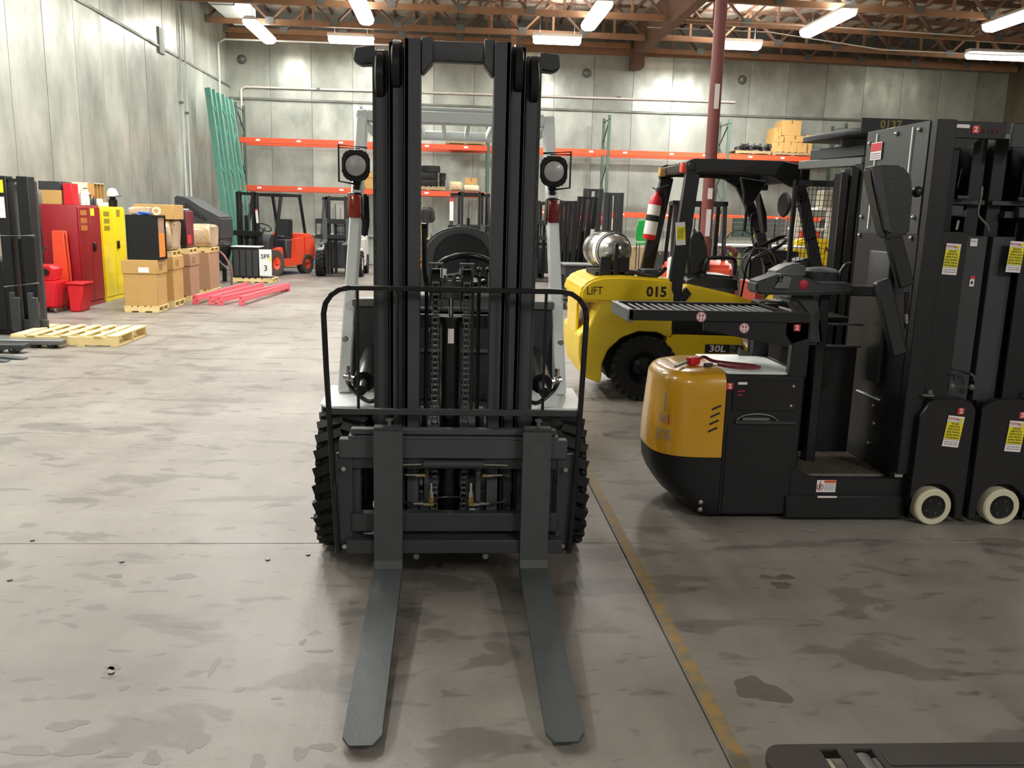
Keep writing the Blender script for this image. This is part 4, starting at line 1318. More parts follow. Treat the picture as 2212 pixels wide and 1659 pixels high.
# mast tower shared by both machines (mirrored for the second one)
def tower(root, mir):
    xf = Matrix.Identity(4) if not mir else Matrix.Translation((5.80, 0, 0)) @ Matrix.Diagonal((-1, 1, 1, 1))
    def tb(mb, name, mat=None, parent=None, **k):
        mb.bm.transform(xf)
        if mir: bmesh.ops.reverse_faces(mb.bm, faces=mb.bm.faces[:])
        return mb.build(name, mat, parent or root, world=True, **k)
    tb(MB().prism([(2.495, .28), (2.60, .28), (2.60, 2.19), (2.495, 2.19)], 'y', 4.44, 4.50, bev=.004), 'corner_post', BLK)
    tb(MB().b2(2.56, 2.88, 4.455, 4.49, 2.10, 2.185, bev=.003), 'head_beam', BLK)
    tb(MB().prism([(2.56, 2.10), (2.74, 2.10), (2.70, 2.06), (2.56, 2.04)], 'y', 4.46, 4.48), 'head_gusset', BLK)
    tb(MB().b2(2.56, 2.745, 4.455, 4.475, .70, 1.62, bev=.003), 'front_panel', BLK)
    tb(MB().b2(2.60, 2.66, 4.49, 4.55, .70, 2.10), 'inner_post', BLK2)
    tb(MB().b2(2.755, 2.885, 4.50, 4.56, .30, 1.60, bev=.004), 'centre_channel', CHAR)
    tb(MB().b2(2.62, 2.70, 4.60, 4.72, .30, 2.12, bev=.004), 'mast_rail', BLK)
    tb(MB().b2(2.80, 2.88, 4.60, 4.72, .30, 2.12, bev=.004), 'mast_rail', BLK)
    tb(MB().b2(2.56, 2.89, 4.80, 4.84, .30, 2.12), 'mast_back', BLK)
    tb(MB().b2(2.56, 2.88, 4.56, 4.59, 1.765, 1.79, bev=.003), 'cross_tube', CHAR)
    tb(MB().b2(2.60, 2.80, 4.56, 4.6, 1.70, 1.735).box((2.70, 4.55, 1.73), (.09, .05, .06), bev=.006).cyl((2.70, 4.53, 1.80), (2.76, 4.53, 1.80), .012, n=8), 'valve_block', CHAR)
    tb(MB().cyl((2.70, 4.50, 1.63), (2.705, 4.50, 1.68), .011, n=12), 'chrome_bushing', CHR)
    if not mir: tb(MB().tube([(2.815, 4.50, 1.84), (2.815, 4.50, 1.80), (2.81, 4.50, 1.72), (2.83, 4.495, 1.69), (2.865, 4.49, 1.655), (2.875, 4.49, 1.63)], .0065, 8, sub=4).cyl((2.815, 4.50, 1.81), (2.812, 4.50, 1.86), .009, n=10), 'hydraulic_pipe', GRY)
    tb(MB().cyl((2.69, 4.52, 1.85), (2.70, 4.52, 1.95), .0015, n=5), 'pull_cord', GRY)
    for x, z in ((2.62, 1.84), (2.62, 1.815), (2.605, 1.76), (2.605, 1.735), (2.63, 1.70), (2.625, 1.675), (2.59, 1.63), (2.66, 1.755), (2.672, 1.77), (2.53, .89), (2.545, .34), (2.56, .575)):
        tb(MB().ball((x, 4.452 if z < 1.65 else 4.53, z), .0085, n=8), 'bolt', CHR if z < 1.7 else GRY)
    for x in (2.81, 2.97) if not mir else ():
        pass
    # rounded wheel cover, label side, cream roller
    wcv = [(2.565, .02), (2.885, .02), (2.885, .66), (2.86, .70), (2.80, .725), (2.66, .725), (2.62, .71), (2.565, .62)]
    cut = [(2.70+.135*math.cos(R(a)), .105+.135*math.sin(R(a))) for a in range(180, -1, -15)]
    wc2 = [(2.565, .03), (2.565, .105)]+cut[1:-1]+[(2.835, .105), (2.835, .03), (2.885, .03)]+wcv[2:]
    tb(MB().prism(wc2, 'y', 4.40, 4.46, bev=.006), 'wheel_cover', BLK2)
    tb(MB().cyl((2.62, 4.42, .745), (2.62, 4.42, .765), .012, n=10).b2(2.58, 2.64, 4.41, 4.45, .732, .742), 'cover_bolt', GRY)
    wh = tb(MB().lathe([(.070, -.035), (.098, -.036), (.105, -.028), (.105, .04), (.070, .04)], (2.70, 4.42, .105), (0, 1, 0), 40, closed=True), 'roller', CREAM)
    tb(MB().lathe([(0, -.026), (.02, -.03), (.06, -.024), (.071, -.03), (.071, .035), (0, .035)], (2.70, 4.42, .105), (0, 1, 0), 36), 'hub', BLK2, wh)
    for a in (30, 120, 210, 300):
        tb(MB().cyl((2.70+.04*math.cos(R(a)), 4.39, .105+.04*math.sin(R(a))), (2.70+.04*math.cos(R(a)), 4.40, .105+.04*math.sin(R(a))), .0045, n=6), 'hub_bolt', GRY, wh)
    tb(MB().b2(2.60, 2.88, 4.46, 4.56, .03, .70), 'wheel_box', BLK)
tower(OP, False)
dealer_sticker(OP, (2.665, 4.452, 1.475), (1, 0, 0), (0, 0, 1), .082, .165, -.045)
dealer_sticker(OP, (2.765, 4.397, .54), (1, 0, 0), (0, 0, 1), .094, .175, -.10)
logo_sticker(OP, (2.795, 4.398, .655))
logo_sticker(OP, (2.71, 4.452, 2.145), s_=.038)
ob(MB().txt('JOE LIFT', (2.78, 4.452, 2.14), (1, 0, 0), (0, 0, 1), .034, bold=.0005), 'beam_lettering', M('faded_red_ink', '5a2024', .6, var=0))
ob(MB().b2(2.605, 2.675, 4.45, 4.455, 2.15, 2.168), 'rating_label', PAPER)
ob(MB().use(PAPER).b2(2.785, 2.825, 4.494, 4.499, 1.545, 1.585).use(INKG).b2(2.79, 2.82, 4.492, 4.495, 1.57, 1.574), 'channel_label', None)
ob(MB().use(PAPER).b2(2.81, 2.835, 4.494, 4.499, 1.33, 1.385).use(LABR).b2(2.81, 2.835, 4.492, 4.495, 1.37, 1.385).use(INK).ball((2.822, 4.494, 1.35), .007, (1, .2, 1.4), 8), 'small_warning_label', None)
for x, z in ((2.78, .83), (2.795, .81)):
    pass
mb = MB().tube([(2.72, 4.47, .885), (2.85, 4.45, .855), (2.87, 4.44, .84), (2.87, 4.44, .82)], .008, 8)
mb.tube([(2.72, 4.46, .855), (2.76, 4.44, .845), (2.765, 4.44, .82)], .008, 8)
ob(mb, 'hose_hook', DGR, kind=None)
for x, z in ((2.755, .785), (2.87, .78)): bolt(OP, (x, 4.45, z), (0, -1, 0), .014, GRY)

OB = thing('order_picker', 'black order picker standing back to back with the first, cut off by the right edge', 'order picker', (3.5, 4.9, 0))
tower(OB, True)
mb = MB().b2(3.16, 4.35, Y0+.02, Y1, .03, .14, bev=.005)
mb.b2(3.14, 3.9, Y0-.02, Y0+.05, .015, .15, bev=.008)
mb.build('chassis', BLK, OB, world=True)
MB().b2(3.28, 3.31, Y0+.04, 5.36, .26, 2.19, bev=.003).build('mast_side_panel', CHAR, OB, world=True)
MB().b2(3.32, 3.85, Y0+.03, Y1-.02, .20, .235, bev=.004).build('platform', CHAR, OB, world=True)
MB().b2(3.87, 4.30, Y0+.005, Y1, .03, .826, bev=.006).build('battery_body', BLK, OB, world=True)
mb = nose(MB(), [(.025, .12, .10), (.13, .26, .01), (.26, .345, 0), (.36, .36, 0)], 1.5, True, True)
mb.bm.transform(Matrix.Translation((5.80, 0, 0)) @ Matrix.Diagonal((-1, 1, 1, 1)))
bmesh.ops.reverse_faces(mb.bm, faces=mb.bm.faces[:])
mb.build('skirt', BLK, OB, world=True)
mb = nose(MB(), lv, 1.497)
mb.bm.transform(Matrix.Translation((5.80, 0, 0)) @ Matrix.Diagonal((-1, 1, 1, 1)))
bmesh.ops.reverse_faces(mb.bm, faces=mb.bm.faces[:])
mb.build('hood', GYEL, OB, world=True)
dealer_sticker(OB, (3.02, 4.452, 1.495), (1, 0, 0), (0, 0, 1), .082, .165, -.045)
dealer_sticker(OB, (3.125, 4.397, .515), (1, 0, 0), (0, 0, 1), .094, .175, -.06)
logo_sticker(OB, (3.15, 4.398, .635))
MB().b2(2.905, 3.02, 4.44, 4.455, 2.06, 2.18, bev=.003).build('head_cover', CHAR, OB, world=True)

# ================================================================== PALLET JACK FORK at the bottom right
PJ = thing('pallet_jack', 'dark grey pallet jack, fork tip poking in at the bottom right corner', 'pallet jack', (1.7, 2.2, 0), R(-.9))
ROOT[PJ] = Matrix.Translation((1.70, 2.19, 0))
def pjfork(y0, y1, nm):
    r_ = (y1-y0)/2
    ym = (y0+y1)/2
    tip = [(.985-.062*math.cos(R(a))*1.0+.02, ym+r_*math.sin(R(a))) for a in range(90, -91, -15)]
    b = MB()
    # outline with two window openings: built from strips
    def strip(x0, x1, ya, yb, z0=.088, z1=.096):
        b.b2(x0, x1, ya, yb, z0, z1)
    b.prism(tip+[(1.12, y0), (1.12, y1)], 'z', .07, .0958)
    for xa, xb in ((1.14, 1.20), (1.255, 1.29), (1.33, 2.25)):
        pass
    strip(1.10, 1.12, y0, y1, .086, .0956)
    for xa, xb in ((1.12, 1.172), (1.222, 1.280)):
        strip(xa, xb, y0, y0+.026); strip(xa, xb, y1-.026, y1)
    strip(1.172, 1.222, y0, y1); strip(1.28, 2.25, y0, y1)
    for y in (y0, y1-.006):
        b.b2(1.03, 2.25, y, y+.006, .05, .092)
    b.b2(1.30, 2.25, ym-.03, ym+.03, .096, .1, bev=.002)
    f_ = b.build('fork', M('jack_paint', '3d3836', .5, metal=.15, var=.25, sc=8, bump=.2), PJ, world=True)
    MB().cyl((1.245, ym-.045, .05), (1.245, ym+.045, .05), .04, n=24).build('load_roller', GRY, PJ, world=True)
    MB().cyl((1.14, ym-.045, .04), (1.14, ym+.045, .04), .03, n=24).build('entry_roller', CREAM, PJ, world=True)
pjfork(2.09, 2.25, 'f')
pjfork(1.55, 1.71, 'f')
MB().b2(2.22, 2.38, 1.53, 2.27, .06, .45, bev=.01).build('hydraulic_housing', M('jack_paint', '3d3836'), PJ, world=True)
MB().cyl((2.30, 1.87, .09), (2.30, 1.93, .09), .09, n=24).build('steer_wheel', RUB, PJ, world=True)
MB().tube([(2.33, 1.9, .45), (2.5, 1.9, 1.15)], .02, 8).tube([(2.5, 1.82, 1.15), (2.52, 1.8, 1.25), (2.53, 1.9, 1.3), (2.52, 2.0, 1.25), (2.5, 1.98, 1.15), (2.5, 1.82, 1.15)], .014, 8).build('handle', BLK, PJ, world=True)
#PART5
# ================================================================== YELLOW FORKLIFT 015 (side on, nose to the right)
YF_ = thing('forklift', 'yellow forklift numbered 015 with gas tank, side on behind the order picker', 'forklift', (2.5, 8.1, 0))
def yb(mb, name, mat=None, parent=None, **k):
    return mb.build(name, mat, parent or YF_, world=True, **k)
YN, YFR = 7.58, 8.66
DIRTY = M('scuffed_yellow_paint', 'd6b92c', .45, var=.22, sc=3.5)
# counterweight: rounded lobes
cw = [(1.20, .22), (1.155, .40), (1.15, .60), (1.24, .68), (1.34, .92), (1.36, 1.08), (1.50, 1.11), (1.95, 1.09), (2.0, .98), (2.0, .60)]
arch = [(1.765+.40*math.cos(R(a)), .29+.36*math.sin(R(a))) for a in (50, 75, 100, 125, 150, 172, 190)]
cwp = cw+arch+[(1.36, .16)]
mb = MB().prism(cwp, 'y', YN, YFR, bev=.06, seg=3)
cwo = yb(mb, 'counterweight', DIRTY)
yb(MB().prism([(1.15, .58), (1.145, .95), (1.175, .95), (1.18, .60)], 'y', YN+.25, YFR-.25, bev=.008), 'rear_fin', YEL, cwo)
mb = MB().prism([(1.14, .92), (1.145, 1.0), (1.175, 1.055), (1.24, 1.10), (1.34, 1.13), (1.52, 1.14), (1.97, 1.115), (1.97, .92), (1.5, .90), (1.2, .90)], 'y', YN-.015, YFR+.015, bev=.022, seg=3)
yb(mb, 'upper_counterweight', YEL)
mb = MB().use(INK).txt('015', (1.83, YN-.018, 1.0), (1, 0, 0), (0, 0, 1), .125, bold=.004)
yb(mb, 'fleet_number', None, label='black stencilled number 015')
yb(MB().use(INK).txt('LIFT', (1.27, YN-.018, 1.0), (1, 0, .03), (0, 0, 1), .10, wid=.8), 'end_lettering', None)
yb(MB().use(PAPER).prism([(1.80, .535), (1.835, .56), (1.835, .545), (1.88, .548), (1.88, .525), (1.835, .525), (1.835, .51)], 'y', YN-.004, YN-.001), 'arrow_sticker', None, label='white arrow sticker')
yb(MB().prism([(1.45, .20)]+[(1.765+.38*math.cos(R(a)), .29+.34*math.sin(R(a))) for a in (170, 150, 120, 90, 60, 30)]+[(2.1, .20)], 'y', YN+.17, YFR-.17), 'wheel_arch', INK)
# body side, step, battery side
yb(MB().prism([(1.96, .16), (1.96, .62), (2.66, .61), (2.66, .56), (2.80, .40), (3.20, .38), (3.22, .16)], 'y', YN, YFR, bev=.012, seg=2), 'body_side', YEL)
yb(MB().prism([(1.90, .62), (1.90, .90), (2.10, .92), (2.70, .86), (2.72, .62)], 'y', YN+.03, YFR-.03, bev=.01), 'side_cover', BLK)
yb(MB().prism([(2.02, .92), (2.10, 1.06), (2.14, 1.07), (2.56, .99), (2.74, .93), (2.74, .84), (2.4, .86), (2.12, .88)], 'y', YN+.0, YFR, bev=.02, seg=2), 'engine_cover', YEL)
yb(MB().prism([(2.10, .92), (2.15, .99), (2.10, 1.05), (2.03, .93)], 'y', YN-.01, YN+.03), 'cover_hinge', BLK)
mb = MB().use(INK).b2(2.31, 2.54, YN-.004, YN, .455, .535).use(GRY).b2(2.54, 2.66, YN-.004, YN, .455, .535)
mb.use(PAPER).txt('30L', (2.425, YN-.006, .494), (1, 0, .0), (.12, 0, 1), .085, wid=1.25, bold=.0015)
mb.use(INK).txt('-7A', (2.615, YN-.006, .494), (1, 0, .0), (.12, 0, 1), .085, wid=1.1, bold=.0015)
yb(mb, 'model_badge', None, label='black and grey badge reading 30L -7A')
yb(MB().b2(2.80, 3.2, YN+.02, YFR-.02, .40, .46, bev=.01), 'floor', BLK)
yb(MB().prism([(3.2, .16), (3.2, .85), (3.32, 1.02), (3.55, 1.0), (3.75, .72), (3.75, .16)], 'y', YN+.04, YFR-.04, bev=.02), 'front_cowl', YEL)
yb(MB().prism([(3.22, .85), (3.30, 1.22), (3.42, 1.20), (3.52, 1.0), (3.5, .8)], 'y', YN+.2, YFR-.2, bev=.02, seg=2), 'dashboard', DGR)
for x, r_, rm in ((1.765, .30, 'rear_tyre'), (3.42, .35, 'front_tyre')):
    for y in (YN+.10, YFR-.10):
        c = Vector((x, y, r_))
        wh = yb(tyre(MB(), c, (0, 1, 0), r_, .22, 24, mat=RUB), rm)
        d = -1 if y < 8.1 else 1
        yb(MB().lathe([(0, .03), (.05, .04), (.09, .02), (.15, .07), (.165, .09)], c, (0, d, 0), 28), 'rim', BLK2, wh)
# overhead guard
g1 = yb(MB().bar((1.97, YN+.04, .66), (2.10, YN+.04, 2.05), .13, .06, up=(0, 1, 0), bev=.008), 'guard_rear_leg', BLK)
yb(MB().bar((1.93, YFR-.04, .9), (2.12, YFR-.04, 2.05), .13, .06, up=(0, 1, 0), bev=.008), 'guard_rear_leg', BLK)
for y in (YN+.04, YFR-.04):
    roof = [(2.03, 2.14), (2.10, 2.17), (2.9, 2.175), (3.15, 2.13), (3.15, 1.95), (3.0, 1.95), (2.80, 2.04), (2.55, 2.055), (2.2, 2.055), (2.05, 2.02)]
    yb(MB().prism(roof, 'y', y-.03, y+.03, bev=.008), 'guard_side_rail', BLK)
    pts = [(2.72, y, 2.09), (2.86, y, 2.01), (2.95, y, 1.86), (3.10, y, 1.55), (3.22, y, 1.22), (3.26, y, .85)] if y > 8.1 else \
          [(3.00, y, 2.09), (3.06, y, 1.98), (3.12, y, 1.84), (3.22, y, 1.5), (3.34, y, 1.12), (3.38, y, .85)]
    mb = MB()
    for a, b_ in zip(pts[:-1], pts[1:]):
        a, b_ = Vector(a), Vector(b_)
        d = (b_-a).normalized()*.012
        mb.bar(a-d, b_+d, .10, .055, up=(0, 1, 0), bev=.006)
    yb(mb, 'guard_front_leg', BLK)
yb(MB().b2(2.05, 2.12, YN, YFR, 2.06, 2.14, bev=.01), 'guard_rear_rail', BLK)
yb(MB().b2(3.06, 3.12, YN, YFR, 2.0, 2.14, bev=.01), 'guard_front_rail', BLK)
for k in range(7):
    y = YN+.15+.13*k
    yb(MB().b2(2.1, 3.08, y-.015, y+.015, 2.13, 2.16, bev=.004), 'guard_slat', BLK)
for y, m_ in ((YN+.02, ORR), (YFR-.25, CARD)):
    yb(MB().b2(2.0, 2.06, y, y+.09, 2.05, 2.13, bev=.006), 'tail_lamp', m_)
yb(MB().prism([(2.7, 2.05), (2.95, 2.02), (2.9, 1.92), (2.83, 1.80), (2.75, 1.80), (2.74, 1.9)], 'y', 8.1, 8.16, bev=.01).cyl((2.79, 8.13, 1.8), (2.78, 8.13, 1.55), .015, n=10), 'lamp_stalk', BLK)
mb = MB().use(PAPER).box((2.02, YN+.006, 1.52), (.085, .004, .20), (0, -.094, 0)).use(LABY).box((2.023, YN+.004, 1.525), (.078, .004, .115), (0, -.094, 0)).use(INK)
for k in range(5): mb.box((2.015+.002*k, YN+.002, 1.49+.018*k), (.055, .003, .005), (0, -.094, 0))
yb(mb, 'dealer_sticker', None, label='white and yellow dealer sticker')
yb(MB().prism([(2.95, 1.9), (2.97, 1.92), (3.05, 1.72), (3.07, 1.55), (3.04, 1.53), (3.0, 1.7)], 'y', 8.3, 8.42, bev=.008), 'rear_view_mirror', BLK)
yb(MB().lathe([(0, -.02), (.10, -.015), (.115, 0), (.10, .02), (0, .02)], (3.02, 7.80, 1.80), (1, .1, 0), 24).cyl((3.03, 7.80, 1.80), (3.14, 7.66, 1.78), .01, n=8), 'round_mirror', BLK)
yb(MB().tube([(3.12, 8.5, 1.7), (3.0, 8.5, 1.72), (2.97, 8.5, 1.66), (3.02, 8.5, 1.4), (3.15, 8.5, 1.38)], .012, 8, sub=3), 'grab_handle', BLK)
# seat
yb(MB().prism([(2.12, 1.02), (2.14, 1.12), (2.30, 1.16), (2.62, 1.14), (2.66, 1.06), (2.64, .98)], 'y', 7.78, 8.3, bev=.03, seg=3), 'seat', VINYL)
yb(MB().prism([(2.18, 1.12), (2.14, 1.45), (2.17, 1.56), (2.25, 1.57), (2.33, 1.46), (2.38, 1.16)], 'y', 7.80, 8.28, bev=.035, seg=3), 'seat_back', VINYL)
yb(MB().tube([(2.30, 7.72, 1.16), (2.31, 7.72, 1.27), (2.36, 7.72, 1.31), (2.54, 7.72, 1.31), (2.58, 7.72, 1.27), (2.58, 7.72, 1.16)], .017, 8, sub=4), 'hip_restraint', BLK2)
yb(MB().b2(2.14, 2.60, 7.72, 7.80, .94, 1.03, bev=.006), 'seat_rail', CHAR)
# steering: wheel, looped cables, levers
nrm = Vector((-.55, 0, .85)).normalized()
wc_ = Vector((2.98, 8.0, 1.40))
s2 = yb(torus(MB(), wc_, nrm, .185, .014, 32, 8), 'steering_wheel', BLK2)
x_, y_, d_ = frame(nrm)
mb = MB()
for a in (30, 150, 270):
    mb.bar(wc_-nrm*.02, wc_+(x_*math.cos(R(a))+y_*math.sin(R(a)))*.18, .028, .012, up=nrm)
yb(mb, 'spokes', BLK, s2)
yb(MB().cyl(wc_-nrm*.02, wc_-nrm*.45, .035, n=14), 'steering_column', BLK)
yb(torus(MB(), (2.83, 7.80, 1.25), (.1, 1, .1), .155, .008, 28, 7), 'cable_loop', GRY)
yb(torus(MB(), (2.78, 8.25, 1.42), (.3, 1, .2), .14, .008, 28, 7), 'cable_loop', GRY)
for k in range(3):
    yb(MB().tube([(2.72, 8.0-.05*k, 1.36+.02*k), (2.86, 8.0-.04*k, 1.38+.02*k), (3.0, 7.95-.04*k, 1.47+.015*k), (3.10, 7.9, 1.52)], .010, 7, sub=4), 'cable_bundle', HOSE)
yb(MB().prism([(3.06, 1.22), (3.12, 1.30), (3.26, 1.33), (3.32, 1.18), (3.36, 1.0), (3.1, .98)], 'y', 7.66, 7.95, bev=.02, seg=2), 'instrument_pod', CHAR)
yb(MB().tube([(2.66, 7.75, .9), (2.70, 7.75, 1.25), (2.76, 7.75, 1.42)], .010, 8).ball((2.765, 7.75, 1.44), .02, n=10), 'brake_lever', BLK2)
# mast
for y in (7.75, 8.3):
    yb(MB().b2(3.80, 3.98, y, y+.11, .1, 2.15, bev=.006), 'mast_rail', BLK)
for z in (.4, 1.2, 2.08):
    yb(MB().b2(3.84, 3.92, 7.75, 8.41, z, z+.08), 'mast_crossbar', BLK)
for y in (7.75, 8.35):
    yb(MB().prism([(4.02, .05), (4.02, .6), (4.06, .6), (4.06, .09), (5.0, .07), (5.0, .04)], 'y', y, y+.11), 'fork', FORK)
# gas tank on the counterweight: its own thing, with its bracket as part of the truck
yb(MB().b2(1.33, 1.43, YN+.10, YN+.16, 1.11, 1.30, bev=.006).b2(1.45, 1.49, YN+.08, YN+.12, 1.11, 1.42, bev=.006).b2(1.49, 1.60, YN+.12, YN+.18, 1.16, 1.30, bev=.006).b2(1.3, 1.66, YN+.16, YN+.72, 1.125, 1.16), 'tank_bracket', BLK)
yb(MB().tube([(1.55, YN+.12, 1.14), (1.62, YN+.1, 1.17), (1.72, YN+.08, 1.15), (1.85, YN+.1, 1.14), (1.95, YN+.2, 1.2)], .02, 8, sub=4), 'gas_hose', HOSE)
yb(MB().box((1.78, 7.75, 1.16), (.16, .12, .07), (0, 0, .3), bev=.01), 'regulator', DGR)
GT = thing('gas_tank', 'silver propane tank strapped across the yellow forklift\'s counterweight', 'gas tank', (1.45, 8.09, 1.18))
tm = M('tank_aluminium', 'b9b9b5', .28, metal=.9, var=.2, sc=12, rv_=.12)
ax_ = Vector((-.15, 1, 0)).normalized()
MB().lathe([(0, -.36), (.05, -.358), (.10, -.33), (.14, -.285), (.16, -.22), (.163, .22), (.14, .29), (.08, .35), (0, .37)], (1.45, 8.09, 1.345), ax_, 36).build('vessel', tm, GT, world=True)
MB().lathe([(.1645, -.235), (.1655, -.10), (.1645, -.09)], (1.45, 8.09, 1.345), ax_, 36).build('paper_wrap', PAPER, GT, world=True)
MB().lathe([(.06, .40), (.10, .40), (.11, .33), (.10, .33)], (1.45, 8.09, 1.345), ax_, 30, closed=True).build('collar', GRY, GT, world=True)
for y in (YN+.30, YN+.60):
    torus(MB(), (1.45-(y-8.09)*.15, y, 1.345), (-.15, 1, 0), .170, .006, 32, 6).build('strap', GRY, GT, world=True)
# fire extinguisher strapped to the far rear leg
FE = thing('fire_extinguisher', 'red fire extinguisher with white label strapped to the yellow forklift guard leg', 'extinguisher', (2.02, 8.35, 1.45))
d = Vector((.13, 0, 1)).normalized()
b0 = Vector((1.945, 8.50, 1.44))
MB().lathe([(0, 0), (.055, .0), (.062, .02), (.062, .36), (.05, .41), (.025, .44), (.022, .47), (0, .47)], b0, d, 26).build('cylinder', RED, FE, world=True)
MB().lathe([(.0625, .05), (.0635, .06), (.0635, .17), (.0625, .18)], b0, d, 26).build('paper_label', PAPER, FE, world=True)
MB().lathe([(.0625, .24), (.0635, .25), (.0635, .33), (.0625, .34)], b0, d, 26).build('upper_label', PAPER, FE, world=True)
MB().lathe([(.063, .18), (.067, .185), (.067, .235), (.063, .24)], b0, d, 26).build('strap', BLK, FE, world=True)
MB().box(b0+d*.49, (.035, .03, .04), bev=.004).bar(b0+d*.50, b0+d*.54+Vector((.10, 0, 0)), .02, .008).bar(b0+d*.48, b0+d*.50+Vector((-.06, 0, .01)), .02, .008).build('valve_handle', GRY, FE, world=True)
MB().tube([b0+d*.49, b0+d*.47+Vector((.07, -.02, 0)), b0+d*.38+Vector((.10, -.02, 0)), b0+d*.30+Vector((.10, -.02, 0))], .009, 7, sub=4).build('hose', HOSE, FE, world=True)

# ================================================================== REACH TRUCK behind, with roof tray 0137
RT = thing('reach_truck', 'black reach truck numbered 0137 with flat roof guard, behind the first order picker', 'reach truck', (3.3, 6.2, 0))
def rb(mb, name, mat=None, parent=None, **k):
    return mb.build(name, mat, parent or RT, world=True, **k)
roofm = MB().prism([(3.04, 6.72), (3.02, 7.50), (3.55, 7.53), (4.2, 7.53), (4.2, 6.60), (3.12, 6.60)], 'z', 2.32, 2.37, bev=.006)
rb(roofm, 'roof_guard', CHAR)
rb(MB().b2(3.10, 4.2, 6.585, 6.60, 2.33, 2.44), 'roof_edge', BLK)
rb(MB().use(M('olive_paint', '8a8140', .6)).txt('0137', (3.33, 6.583, 2.393), (1, 0, 0), (0, 0, 1), .085, bold=.002), 'fleet_number', None, label='olive stencilled number 0137')
rb(MB().b2(3.15, 3.35, 7.0, 7.05, 2.26, 2.32), 'roof_lamp', GRY)
rb(MB().b2(3.2, 3.32, 6.72, 6.84, .03, 2.12, bev=.006), 'front_post', BLK)
rb(MB().b2(3.42, 3.54, 7.38, 7.50, .03, 2.32, bev=.006), 'rear_post', BLK)
rb(MB().b2(3.60, 3.72, 6.72, 6.84, .03, 2.32, bev=.006), 'front_post', BLK)
for x0, x1, z1_ in ((2.90, 2.955, 2.02), (2.975, 3.03, 2.06), (3.05, 3.10, 2.09)):
    rb(MB().b2(x0, x1, 6.40, 6.52, .03, z1_, bev=.004), 'mast_rail', BLK2)
rb(MB().b2(2.90, 3.10, 6.52, 6.56, 1.2, 1.28), 'mast_crossbar', BLK2)
rb(MB().b2(2.962, 2.968, 6.44, 6.46, .1, 1.95), 'lift_chain', GRY)
rb(MB().bar((3.02, 7.45, 2.13), (3.25, 6.75, 2.13), .10, .07, bev=.006), 'head_arm', GRY)
rb(MB().bar((3.15, 7.5, 2.22), (3.3, 6.8, 2.22), .12, .09, bev=.006), 'head_arm', CHAR)
rb(MB().b2(3.2, 3.34, 6.66, 6.72, 1.86, 1.99, bev=.006), 'sheave_bracket', DGR)
rb(MB().lathe([(0, -.02), (.055, -.02), (.05, 0), (.055, .02), (0, .02)], (3.27, 6.64, 1.92), (0, 1, 0), 24), 'sheave', GRY)
rb(MB().cyl((3.13, 6.66, .9), (3.22, 6.66, 1.62), .022, n=14), 'lift_cylinder', BLK)
rb(MB().cyl((3.21, 6.645, 1.50), (3.225, 6.645, 1.64), .014, n=12), 'piston_rod', CHR)
rb(MB().b2(3.18, 3.28, 6.64, 6.68, 1.64, 1.72, bev=.004), 'rod_clevis', GRY)
mb = MB()
for i in range(9):
    mb.bar((2.93+.036*i, 7.3, 1.25), (2.96+.036*i, 7.3, 1.95), .004, .004, up=(0, 1, 0))
for i in range(16):
    mb.bar((2.93+.002*i, 7.3, 1.25+.045*i), (3.23+.002*i, 7.3, 1.25+.045*i), .004, .004, up=(0, 1, 0))
rb(mb, 'mesh_guard', BLK, kind='stuff')
rb(MB().b2(2.92, 3.26, 7.29, 7.33, 1.95, 2.0).b2(2.90, 2.93, 7.29, 7.33, 1.22, 2.0), 'mesh_frame', BLK)
rb(MB().b2(2.45, 3.9, 5.75, 6.75, .05, .20, bev=.01), 'base_frame', BLK)
rb(MB().b2(2.42, 3.05, 5.62, 6.50, .20, .24, bev=.004), 'step_plate', LGR)
mb = MB()
for i in range(20):
    mb.b2(2.45, 3.02, 5.66+.042*i, 5.672+.042*i, .24, .246)
rb(mb, 'step_ribs', GRY, kind='stuff')
wh = rb(MB().lathe([(.06, -.05), (.115, -.05), (.12, -.04), (.12, .04), (.115, .05), (.06, .05)], (2.80, 5.66, .12), (0, 1, 0), 36, closed=True), 'roller', WHT)
rb(MB().cyl((2.80, 5.62, .12), (2.80, 5.70, .12), .06, n=20), 'hub', BLK2, wh)
rb(MB().b2(2.60, 2.68, 5.58, 5.62, .10, .17, bev=.004), 'bracket', WHT)
rb(MB().b2(2.46, 2.50, 5.75, 6.6, .25, 1.02, bev=.01).b2(2.46, 3.1, 6.72, 6.9, .25, 1.02, bev=.01), 'cab_wall', BLK)
rb(MB().prism([(2.2, 6.0), (2.9, 6.0), (2.9, 6.4), (2.2, 6.4)], 'z', .93, .98, bev=.01), 'work_surface', BLK)
rb(MB().prism([(3.02, .9), (3.2, .95), (3.2, 1.08), (3.0, 1.02)], 'y', 6.60, 6.75, bev=.01), 'yellow_block', YEL)
